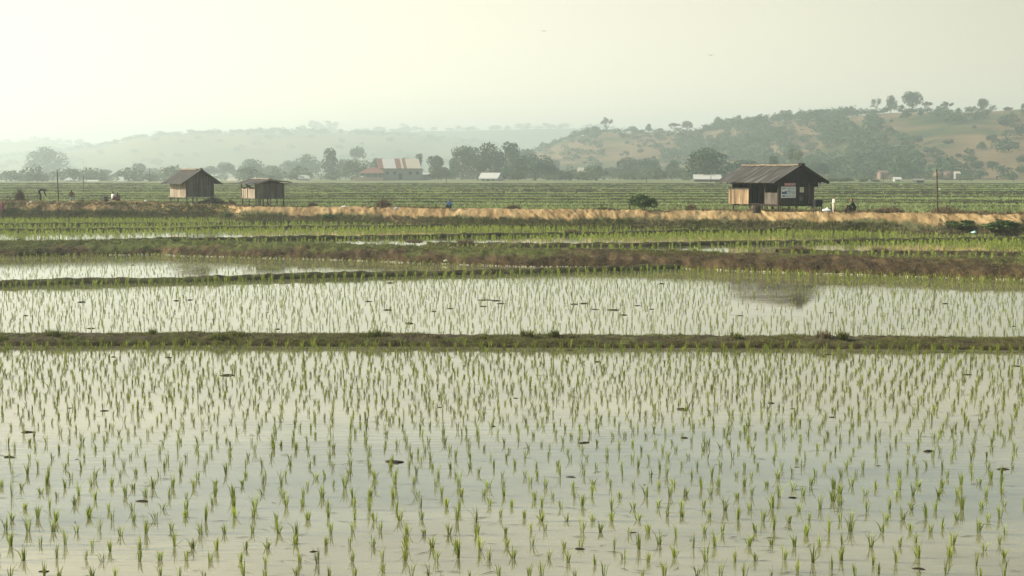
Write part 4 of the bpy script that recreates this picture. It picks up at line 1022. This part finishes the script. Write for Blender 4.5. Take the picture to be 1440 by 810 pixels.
# ------------------------------------------------------------------ bushes and shrubs
def leaf_bush(name, label, pos, w, h, n, ls, mat, seed, stems=9, cat='bush'):
    rng = np.random.default_rng(seed); o = empty(name, pos); tag(o, label, cat)
    V, T, t, C = crown_arrays('bush', seed, n, ls); V = V * np.array([w, w, h]) ; V[:, 2] = np.maximum(V[:, 2], -.02)
    link('foliage', big_mesh('foliage', V, T, False, t), M[mat], o)
    mb = MB()
    for k in range(stems):
        c = C[rng.integers(len(C))] * np.array([w, w, h, 1]); mb.tube([(c[0] * .1, c[1] * .1, -.1), (c[0] * .6, c[1] * .6, c[2] * .5), (c[0] * 1.1, c[1] * 1.1, c[2] * 1.15)], [.03, .018, .006], 5)
    mb.build('stem', M['trunk'], o); return o
q = emb_at(905, .6); leaf_bush('bush', 'rounded bright green bush on the embankment in the middle', q, 2.0, 1.6, 1700, .045, 'bush', 5)
q = emb_at(1352, .24); leaf_bush('bush', 'dark green bush on the face of the embankment near the turquoise bag', q, 2.2, .75, 900, .06, 'bush', 6)
q = emb_at(1408, .24); leaf_bush('bush', 'largest dark green bush on the embankment face at the right edge', q, 2.6, .95, 1100, .06, 'bush', 7)
q = emb_at(462, .2); leaf_bush('bush', 'dark green bush at the foot of the embankment below the small hut', q, 1.3, .7, 600, .06, 'bush', 8)
q = emb_at(322, .2); leaf_bush('bush', 'dark low bush at the foot of the embankment between the left huts', q, 1.5, .7, 600, .06, 'bush', 9)
q = bank_at(249, .6); leaf_bush('bush', 'dark weedy clump on top of the grassy bank at the left', q, .6, .34, 400, .07, 'bush', 10)
q = emb_at(850, .68); leaf_bush('weed_clump', 'low green weeds on the crest left of the green bush', q, 1.4, .35, 300, .06, 'bush', 12)
for (px, t_, w, h, lab) in ((540, .72, 1.5, .95, 'tall brown dry shrub on the crest left of the middle'), (325, .7, .9, .5, 'small dry shrub between the two left huts'), (28, .7, .75, 1.2, 'bare twiggy bush by the stick fence at far left'), (440, .72, .9, .5, 'low brown shrub right of the small hut'), (722, .66, 1.4, .45, 'low dry clump on the crest in the middle'), (1250, .7, 2.6, .55, 'wide low dry clump on the crest left of the tall post'), (1330, .74, 2.4, .6, 'wide dry clump on the crest right of the tall post'), (972, .7, 1.1, .5, 'small dry clump between green bush and right hut')):
    q = emb_at(px, t_); rng = np.random.default_rng(px); o = empty('dry_shrub', q); tag(o, lab, 'shrub')
    n = 150; a = rng.uniform(0, 6.28, n); rr_ = np.sqrt(rng.uniform(0, 1, n)) * w * .38
    P = np.stack([np.cos(a) * rr_, np.sin(a) * rr_, a * 0 - .05], 1)
    V, T, t = tufts(P, rng.uniform(.5, 1.05, n) * h * np.sqrt(np.clip(1 - (rr_ / (w * .5)) ** 2, .05, 1)), 4, .05, .03, .4, rng)
    link('twigs', big_mesh('twigs', V, T, False, t), M['dead'], o)
    mb = MB()
    for k in range(12):
        A = rng.uniform(0, 6.28); e = w * .4 * rng.random(); mb.tube([(0, 0, -.05), (e * .4 * math.cos(A), e * .4 * math.sin(A), h * .5), (e * math.cos(A), e * math.sin(A), h * rng.uniform(.8, 1.15))], [.022, .014, .005], 5)
    mb.build('branches', M['trunk'], o)
# brush pile beside the left hut
q = emb_at(300, .7); rng = np.random.default_rng(3); mb = MB()
for k in range(160):
    a = rng.uniform(0, 6.28); p0 = np.array([np.clip(rng.normal(0, .8), -1.3, 1.3), np.clip(rng.normal(0, .35), -.6, .6), 0]); hgt = max(.05, .6 * math.exp(-(p0[0] / 1.1) ** 2)); p0[2] = hgt * rng.random()
    p1 = p0 + np.array([math.cos(a), math.sin(a) * .6, rng.normal(0, .25)]) * rng.uniform(.3, .7); mb.tube([p0, (p0 + p1) / 2 + rng.normal(0, .03, 3), p1], [.03, .022, .01], 5)
tag(mb.build('brush_pile', M['dead'], None, q), 'pile of dark cut branches at the right foot of the left hut', 'brush pile')
# heaps on the terrace dykes and weeds on the near dyke
def weed(label, b, px, t_, w, h, mat, seed, nb=40):
    d = ray(px, 400); x = d[0] * 50
    for _ in range(12):
        q = b.pt(np.array([x]), np.array([t_]))[0]; x = d[0] * q[1]
    rng = np.random.default_rng(seed); a = rng.uniform(0, 6.28, nb); r_ = np.sqrt(rng.random(nb)) * w * .4
    V, T, t = tufts(np.stack([np.cos(a) * r_, np.sin(a) * r_, a * 0 - .03], 1), rng.uniform(.5, 1, nb) * h, 4, .03, .018, .5, rng)
    tag(link('weed', big_mesh('weed', V, T, False, t), M[mat], None, q), label, 'weed')
weed('leafy green weed on the nearest dyke at the far left', near, 73, .5, .45, .3, 'grass', 1)
weed('green weed sprouting on the nearest dyke left of the middle', near, 527, .5, .4, .3, 'grass', 2)
weed('pinkish dry grass tuft on the nearest dyke at the right', near, 1160, .5, .5, .3, 'drygrass', 3)
weed('tall green weed on the nearest dyke right of the dry tuft', near, 1186, .45, .3, .36, 'grass', 4)
weed('green weed on the nearest dyke below the hut reflection', near, 1035, .5, .4, .24, 'grass', 5)
weed('low green weed on the nearest dyke under the middle left', near, 333, .5, .5, .2, 'grass', 6)
rw = random.Random(12)
for k in range(16):
    weed('small weed tuft along the nearest mud dyke', near, rw.uniform(-30, 1470), rw.uniform(.35, .6), rw.uniform(.2, .5), rw.uniform(.14, .28), rw.choice(['grass', 'grass', 'drygrass']), 60 + k, 34)
for o_ in [o for o in COL.objects if o.get('label') == 'small weed tuft along the nearest mud dyke']: o_['group'] = 'small weeds along the nearest dyke'
for k, (b, px, lab) in enumerate(((CD[3], 655, 'dark clump of weeds on the dyke behind the middle of the bank'), (CD[3], 583, 'small dark clump left of the larger one behind the bank'), (CD[2], 803, 'dark lump of weeds on the long terrace dyke'), (CD[4], 1120, 'dark clump at the left end of the short right dyke'), (CD[4], 1235, 'dark clump along the short right dyke'))):
    weed(lab, b, px, .5, 1.2, .3, 'drygrass', 20 + k, 90)

# ------------------------------------------------------------------ floating mud clods and leaves
clods = []
for k in range(5):
    rng = np.random.default_rng(40 + k); n, m = 12, 5; V = []
    for i in range(m):
        for j in range(n):
            a = 2 * math.pi * j / n; r_ = [1, .92, .7, .35, .05][i] * (1 + .28 * math.sin(2 * a + k) + .2 * math.sin(3 * a + 2 * k) + rng.normal(0, .17)); V.append((r_ * math.cos(a), r_ * math.sin(a) * .6, [-.15, .1, .3, .42, .46][i] * (1 + rng.normal(0, .12))))
    mb = MB(); mb.add(V, [(i * n + j, i * n + (j + 1) % n, (i + 1) * n + (j + 1) % n, (i + 1) * n + j) for i in range(m - 1) for j in range(n)])
    me = bpy.data.meshes.new('mud_clod'); me.from_pydata(mb.v, [], mb.f); me.polygons.foreach_set('use_smooth', [True] * len(mb.f)); me.update(); me.materials.append(M['clod']); clods.append(me)
spots = [(38, 608, 15), (12, 643, 12), (320, 528, 14), (237, 503, 9), (160, 502, 7), (98, 574, 7), (146, 578, 9), (200, 705, 14), (555, 650, 24), (618, 573, 7), (693, 600, 7), (820, 623, 12), (803, 671, 10), (960, 576, 14), (962, 616, 9), (1305, 635, 13), (1120, 657, 6), (1410, 660, 12), (1115, 700, 10), (815, 772, 13), (440, 776, 9), (890, 749, 8), (1292, 800, 13), (62, 804, 13), (840, 509, 9), (800, 493, 8), (1163, 499, 8), (1115, 575, 6), (1170, 587, 7), (1084, 567, 8), (290, 606, 4), (108, 646, 4), (226, 620, 4), (265, 777, 5), (725, 560, 7), (906, 682, 4), (1235, 655, 5), (1360, 527, 9), (1430, 515, 9),
         (248, 423, 8), (267, 422, 7), (114, 425, 8), (128, 462, 8), (36, 444, 7), (376, 439, 4), (390, 463, 7), (518, 424, 7), (545, 436, 9), (576, 455, 10), (610, 438, 6), (633, 434, 8), (682, 422, 17), (698, 423, 9), (680, 431, 9), (704, 427, 11), (807, 428, 9), (820, 427, 8), (837, 435, 8), (863, 436, 15), (877, 443, 10), (896, 430, 9), (916, 435, 5), (1040, 444, 8), (1330, 427, 7), (1284, 434, 4), (1305, 436, 5), (1168, 440, 5), (1269, 462, 4), (1426, 459, 5), (548, 398, 9), (930, 399, 8), (186, 373, 4)]
for k, (px, py, w) in enumerate(spots):
    p = at(px, py, .0); s = w / FPX * p[1] * .6
    o = link('mud_clod', clods[k % 5], None, None, p); o.scale = (s, s * random.uniform(.8, 1.3), min(s, .12) * random.uniform(.35, .65)); o.rotation_euler = (0, 0, random.uniform(-.3, .3))
    if py < 480: tag(o, 'dark mud clod or floating leaf in the middle paddies', 'mud clod', 'mud clods in the middle paddies')
    else: tag(o, 'dark mud clod or floating leaf in the nearest paddy', 'mud clod', 'mud clods in the nearest paddy')

# fallen leaves and straw lying on the water
rng = np.random.default_rng(88); n = 1500; Y = 14 + 42 * rng.random(n) ** 1.3; X = rng.uniform(-.42, .42, n) * Y
ok = (np.abs(Y - near_front(X) - 1) > 1.6) & (Y < ab_front(X) - .6); X, Y = X[ok], Y[ok]; n = len(X)
a = rng.normal(0, .5, n); L = rng.uniform(.05, .17, n); w = rng.uniform(.003, .008, n); D = np.stack([np.cos(a), np.sin(a)], 1); Q = np.stack([-D[:, 1], D[:, 0]], 1)
c = np.stack([X, Y], 1); bend_ = rng.normal(0, .25, n)[:, None] * Q * L[:, None]
def zz(p, z): return np.concatenate([p, np.full((n, 1), z)], 1)
V = np.stack([zz(c - D * L[:, None], .006), zz(c - Q * w[:, None] + bend_, .010), zz(c + D * L[:, None], .006), zz(c + Q * w[:, None] + bend_, .012)], 1).reshape(-1, 3)
tag(link('straw', big_mesh('straw', V, np.arange(4 * n).reshape(-1, 4), False, np.repeat(rng.random(n) ** 2, 4)), leaf_mat('wet_straw', (.03, .03, .012), (.2, .19, .07), 0)), 'fallen blades and straw floating between the seedlings', 'straw', kind='stuff')

# ================================================================== FAR BUILDINGS
def house(name, label, px0, px1, base, eave, ridge_y, d, depth, wall, roof, rot=0, gable=False, door=True, group=None):
    """px span, pixel rows of base, eave, ridge at depth d"""
    sc = d / FPX; w = (px1 - px0) * sc; x = px_u((px0 + px1) / 2) * d
    zb = H + (240 - base) * sc; ez = (base - eave) * sc; rz_ = (base - ridge_y) * sc
    o = empty(name, (x, d, zb), rot); tag(o, label, 'house' if 'house' in name else 'shed', group)
    a = w / 2 * .94; mb = MB(); mb.box(-a, a, 0, depth, -1.5, ez); mb.build('wall', wall, o)
    mb = MB(); e = .35
    if gable:     # ridge runs away from the camera
        mb.add([(-a, -.02, ez), (a, -.02, ez), (0, -.02, rz_), (-a, depth, ez), (a, depth, ez), (0, depth, rz_)], [(0, 1, 2), (5, 4, 3)]); mb.build('gable', wall, o); mb = MB()
        for s in (-1, 1): mb.add([(s * (a + e), -e, ez - .15), (0, -e, rz_), (0, depth + e, rz_), (s * (a + e), depth + e, ez - .15), (s * (a + e), -e, ez - .03), (0, -e, rz_ + .12), (0, depth + e, rz_ + .12), (s * (a + e), depth + e, ez - .03)], [(0, 1, 2, 3), (7, 6, 5, 4), (0, 4, 5, 1), (3, 2, 6, 7), (0, 3, 7, 4)])
    else:
        for y0, y1 in ((-e, depth / 2), (depth + e, depth / 2)):
            mb.add([(-a - e, y0, ez - .1), (a + e, y0, ez - .1), (a + e, y1, rz_), (-a - e, y1, rz_), (-a - e, y0, ez + .05), (a + e, y0, ez + .05), (a + e, y1, rz_ + .15), (-a - e, y1, rz_ + .15)], [(0, 3, 2, 1), (4, 5, 6, 7), (0, 1, 5, 4), (1, 2, 6, 5), (3, 0, 4, 7)])
        for s in (-1, 1): mb.add([(s * a, 0, ez), (s * a, depth, ez), (s * a, depth / 2, rz_)], [(0, 1, 2)])
    mb.build('roof', roof, o)
    if door and w > 4.5:
        MB().box(-.5, .5, -.06, -.004, -.2, min(2.0, ez * .85)).build('door', M['walldark'], o)
        if w > 6:
            for xx in (-a * .55, a * .55): MB().box(xx - .5, xx + .5, -.05, -.004, ez * .45, ez * .8).build('window', M['walldark'], o)
    return o
def farmhouse():
    d = 560.; sc = d / FPX; x = px_u(567) * d; zb = H + (240 - 250.5) * sc
    o = empty('farmhouse', (x, d, zb), R(4)); tag(o, 'long farmhouse with patched red and white tin roof', 'house')
    X = lambda px: (px - 567) * sc
    zr, ze = (250.5 - 223.5) * sc, (250.5 - 236.5) * sc; dep = 9.
    MB().box(X(537), X(595), 0, dep, -1.5, ze).build('wall', M['wallgrey'], o)
    for a, b, m in ((533, 541, 'rust'), (541, 558.5, 'white'), (558.5, 566, 'rust'), (566, 569, 'cream'), (569, 573.5, 'rust'), (573.5, 593, 'cream')):
        mb = MB(); A, B = X(a) + .02, X(b) - .02
        mb.add([(A, -.6, ze - .2), (B, -.6, ze - .2), (B - .9, dep / 2, zr), (A - .9, dep / 2, zr), (A, -.6, ze - .05), (B, -.6, ze - .05), (B - .9, dep / 2, zr + .15), (A - .9, dep / 2, zr + .15)], [(0, 3, 2, 1), (4, 5, 6, 7), (0, 1, 5, 4), (1, 2, 6, 5), (3, 0, 4, 7), (2, 3, 7, 6)])
        mb.build('roof_sheet', M[m], o)
    mb = MB(); mb.add([(X(533), dep + .5, ze - .2), (X(593), dep + .5, ze - .2), (X(593) - .9, dep / 2, zr), (X(533) - .9, dep / 2, zr)], [(0, 1, 2, 3)]); mb.add([(X(537), 0, ze), (X(537), dep, ze), (X(536), dep / 2, zr - .1)], [(0, 1, 2)]); mb.build('roof', M['rust'], o)
    zw = (250.5 - 243.5) * sc; zt = (250.5 - 235.5) * sc
    mb = MB(); mb.add([(X(505), -3, zw), (X(541), -3, zw), (X(539), 1.5, zt), (X(521), 1.5, zt), (X(507), 6, zw), (X(541), 6, zw)], [(0, 1, 2, 3), (0, 3, 4), (4, 3, 2, 5)]); mb.build('porch_roof', M['rust'], o)
    for px in (507, 515, 524, 533): MB().bar((X(px), -2.6, -1), (X(px), -2.6, zw), .25, .25).build('porch_post', M['wallwhite'], o)
    MB().box(X(516), X(537), .5, 5, -1.5, zw).build('wall', M['wallgrey'], o)
    MB().box(X(500), X(540), -3.6, -3.2, -1.2, .35).build('terrace_wall', flat('terrace_pink', (.42, .3, .24)), o)
    for px in (546, 556, 578, 588): MB().box(X(px) - .6, X(px) + .6, -.06, -.004, 1.4, 2.6).build('window', M['walldark'], o)
    MB().box(X(564) - .7, X(564) + .7, -.08, -.004, -.6, 1.9).build('door', M['walldark'], o)
farmhouse()
house('shed', 'white roofed shed in front of the tall grove', 673, 700, 256.5, 251, 243.5, 480, 8, M['wallwhite'], M['white'], R(-14))
house('shed', 'low shed with white roof strip right of the farmhouse', 592, 605, 249, 245.5, 243, 570, 3, M['wallgrey'], M['white'])
house('barn_shed', 'long white roofed barn under the big dark tree', 974, 1012, 256, 252, 246, 440, 7, M['walldark'], M['white'], R(-6))
house('shed', 'bright white roof left of the pair of hazy trees at far left', 124, 139, 260, 257, 253.5, 520, 6, M['wallgrey'], M['white'])
house('shed', 'white roof behind the dark pole at the far left', 95, 112, 256, 253.5, 249.5, 700, 7, M['wallgrey'], M['white'])
house('shed', 'white roof below the slender round topped tree', 169, 187, 259, 255, 249, 620, 7, M['wallgrey'], M['white'], R(8))
house('shed', 'small white roofed shed right of the small hut', 422, 437, 255, 251.5, 246.5, 600, 6, M['wallgrey'], M['white'], R(10))
house('shed', 'pale roof low in the haze between the two left huts', 321, 335, 257, 255, 251.5, 640, 5, M['wallgrey'], M['cream'])
house('shed', 'small dark shed alone in the far field right of the hut', 1285, 1296, 259, 253.5, 252, 400, 3, M['walldark'], M['wallgrey'])
house('shed', 'small white shed beside the far bushes right of the hut', 1255, 1264, 255.5, 252.5, 249.5, 460, 3, M['wallwhite'], M['white'])
oh = 'small orange houses at the foot of the right hill'
for px0, px1, b_, e_, r_, d, lab in ((1314, 1320, 246, 243.5, 240.5, 560, 'orange roofed house just left of the tall post top'), (1327, 1333, 246, 243.5, 240, 560, 'orange house with pale wall right of the tall post'), (1340, 1346, 246, 243.5, 240.5, 565, 'whitish small house right of the orange pair'), (1234, 1246, 246.5, 243, 239, 570, 'pink roofed house at the hill foot right of the hut'), (1390, 1400, 238.5, 236, 232, 640, 'pale house in the orange cluster up the slope at right'), (1406, 1414, 239, 237, 234, 645, 'orange house highest in the cluster at the right')):
    house('house', lab, px0, px1, b_ + .5, e_ + .5, r_ + 1, d, 3, M['terra'] if 'whitish' not in lab and 'pale house' not in lab else M['wallgrey'], M['terra'] if 'whitish' not in lab and 'pale house' not in lab else M['cream'], R(random.uniform(-20, 20)), group=oh)
house('house', 'pale house below the tan hillside field', 812, 826, 250, 244, 236, 800, 6, M['wallwhite'], M['cream'])
house('house', 'white hut with red roof half up the wooded slope', 1120, 1127, 187, 183, 180, 1000, 4, M['wallwhite'], M['terra'])
# birds
for px, py, d, lab in ((765, 44, 160, 'tiny dark bird high in the sky left of the middle'), (1000, 78, 160, 'tiny dark bird in the sky above the wooded ridge')):
    p = atd(px, py, d); mb = MB(); mb.tube([(0, -.16, 0), (0, -.05, .01), (0, .1, .01), (0, .2, 0)], [.01, .045, .04, .008], 7)
    bo = mb.build('bird', M['black'], None, p, True); tag(bo, lab, 'bird')
    for s in (-1, 1): w_ = MB(); w_.add([(s * .03, -.07, .02), (s * .03, .07, .02), (s * .22, .04, .1), (s * .4, -.04, .05), (s * .2, -.06, .09), (s * .03, -.07, .03), (s * .03, .07, .03), (s * .22, .04, .11), (s * .4, -.04, .06), (s * .2, -.06, .10)], [(0, 1, 2, 4), (4, 2, 3), (5, 9, 7, 6), (9, 8, 7), (0, 5, 6, 1), (1, 6, 7, 2), (2, 7, 8, 3), (3, 8, 9, 4), (4, 9, 5, 0)]); w_.build('wing', M['black'], bo)

# ================================================================== AIR, SKY, SUN, CAMERA
HAZE = .0006
mb = MB(); mb.box(-3800, 3800, -60, 4600, -60, 118)
hm = bpy.data.materials.new('haze_air'); hm.use_nodes = True; nt = hm.node_tree; nt.nodes.clear()
out = nt.nodes.new('ShaderNodeOutputMaterial'); pv = nt.nodes.new('ShaderNodeVolumePrincipled')
pv.inputs['Color'].default_value = (.85, .97, .99, 1); pv.inputs['Density'].default_value = HAZE; pv.inputs['Density Attribute'].default_value = ''; pv.inputs['Anisotropy'].default_value = .5
nt.links.new(pv.outputs[0], out.inputs['Volume'])
tag(mb.build('haze', hm), 'thin morning haze over the fields and hills', 'haze', kind='stuff')

SUN_EL, SUN_DIR = R(28), Vector((-1.0, .08, 0)).normalized()
wd = bpy.data.worlds.new('World'); SC.world = wd; wd.use_nodes = True; nt = wd.node_tree
bg = nt.nodes['Background']; bg.inputs[1].default_value = .12
sky = nt.nodes.new('ShaderNodeTexSky'); sky.sky_type = 'NISHITA'; sky.sun_disc = False; sky.sun_elevation = SUN_EL
sky.sun_rotation = math.atan2(SUN_DIR.x, SUN_DIR.y); sky.air_density = 1.0; sky.dust_density = 2.5; sky.ozone_density = 1.0; sky.altitude = 0
tc = nt.nodes.new('ShaderNodeTexCoord'); mp = nt.nodes.new('ShaderNodeMapping'); mp.inputs['Scale'].default_value = (1.3, 1.3, 16); nt.links.new(tc.outputs['Generated'], mp.inputs[0])
cn = N(nt, 'ShaderNodeTexNoise', Scale=1.6, Detail=4, Roughness=.5); nt.links.new(mp.outputs[0], cn.inputs['Vector'])
sx = nt.nodes.new('ShaderNodeSeparateXYZ'); nt.links.new(tc.outputs['Generated'], sx.inputs[0])
hz_ = ramp(nt, sx.outputs['Z'], [(0.0, (1, 1, 1)), (.05, (.97, .97, .97)), (.115, (.93, .93, .93)), (.165, (.95, .95, .95)), (.2, (.42, .42, .42)), (.225, (.45, .45, .45)), (.258, (1, 1, 1)), (.34, (.6, .6, .6)), (.55, (0.05, 0.05, 0.05))])
cl = ramp(nt, cn.outputs['Fac'], [(.42, (.25, .25, .25)), (.6, (1, 1, 1))])
veil = mix(nt, ramp(nt, sx.outputs['Z'], [(.12, (0, 0, 0)), (.18, (.6, .6, .6))]), hz_, cl, 'MULTIPLY')
# pale morning haze and thin cloud veil over the clear sky
ln = nt.nodes.new('ShaderNodeVectorMath'); ln.operation = 'DOT_PRODUCT'; nt.links.new(tc.outputs['Generated'], ln.inputs[0]); ln.inputs[1].default_value = (-.36, .93, 0)
glow = ramp(nt, ln.outputs['Value'], [(0, (4.6, 4.1, 3.0)), (1, (8.6, 7.8, 5.9))])
glow.node.inputs[0].default_value = 0
mr = N(nt, 'ShaderNodeMapRange'); mr.inputs[1].default_value = .70; mr.inputs[2].default_value = 1.0; nt.links.new(ln.outputs['Value'], mr.inputs[0]); nt.links.new(mr.outputs[0], glow.node.inputs[0])
glow = mix(nt, 1.0, glow, ramp(nt, sx.outputs['Z'], [(0, (1, 1, 1)), (.05, (.95, .94, .93)), (.115, (.80, .815, .83)), (.17, (1, 1, 1))]), 'MULTIPLY')
col = mix(nt, veil, mix(nt, 1.0, sky.outputs[0], (1.0, 1.03, .92), 'MULTIPLY'), glow)
nt.links.new(col, bg.inputs[0])
sl = bpy.data.lights.new('sun', 'SUN'); sl.energy = 4.8; sl.angle = R(.6); sl.color = (1, .9, .74)
so = bpy.data.objects.new('sun', sl); COL.objects.link(so)
sdir = Vector((SUN_DIR.x * math.cos(SUN_EL), SUN_DIR.y * math.cos(SUN_EL), math.sin(SUN_EL)))
so.rotation_euler = sdir.to_track_quat('Z', 'Y').to_euler(); so.location = (-60, 40, 60)

cam = bpy.data.cameras.new('camera'); cam.sensor_width = 36; cam.lens = 36 * FPX / 1440; cam.clip_start = .5; cam.clip_end = 12000
co = bpy.data.objects.new('camera', cam); COL.objects.link(co); co.location = (0, 0, H); co.rotation_euler = (R(90) - PITCH, 0, 0)
SC.camera = co
SC.view_settings.view_transform = 'Standard'; SC.view_settings.look = 'None'; SC.view_settings.gamma = 1; SC.view_settings.exposure = .68
SC.cycles.use_denoising = True; SC.cycles.max_bounces = 6; SC.cycles.volume_bounces = 1; SC.cycles.transparent_max_bounces = 8
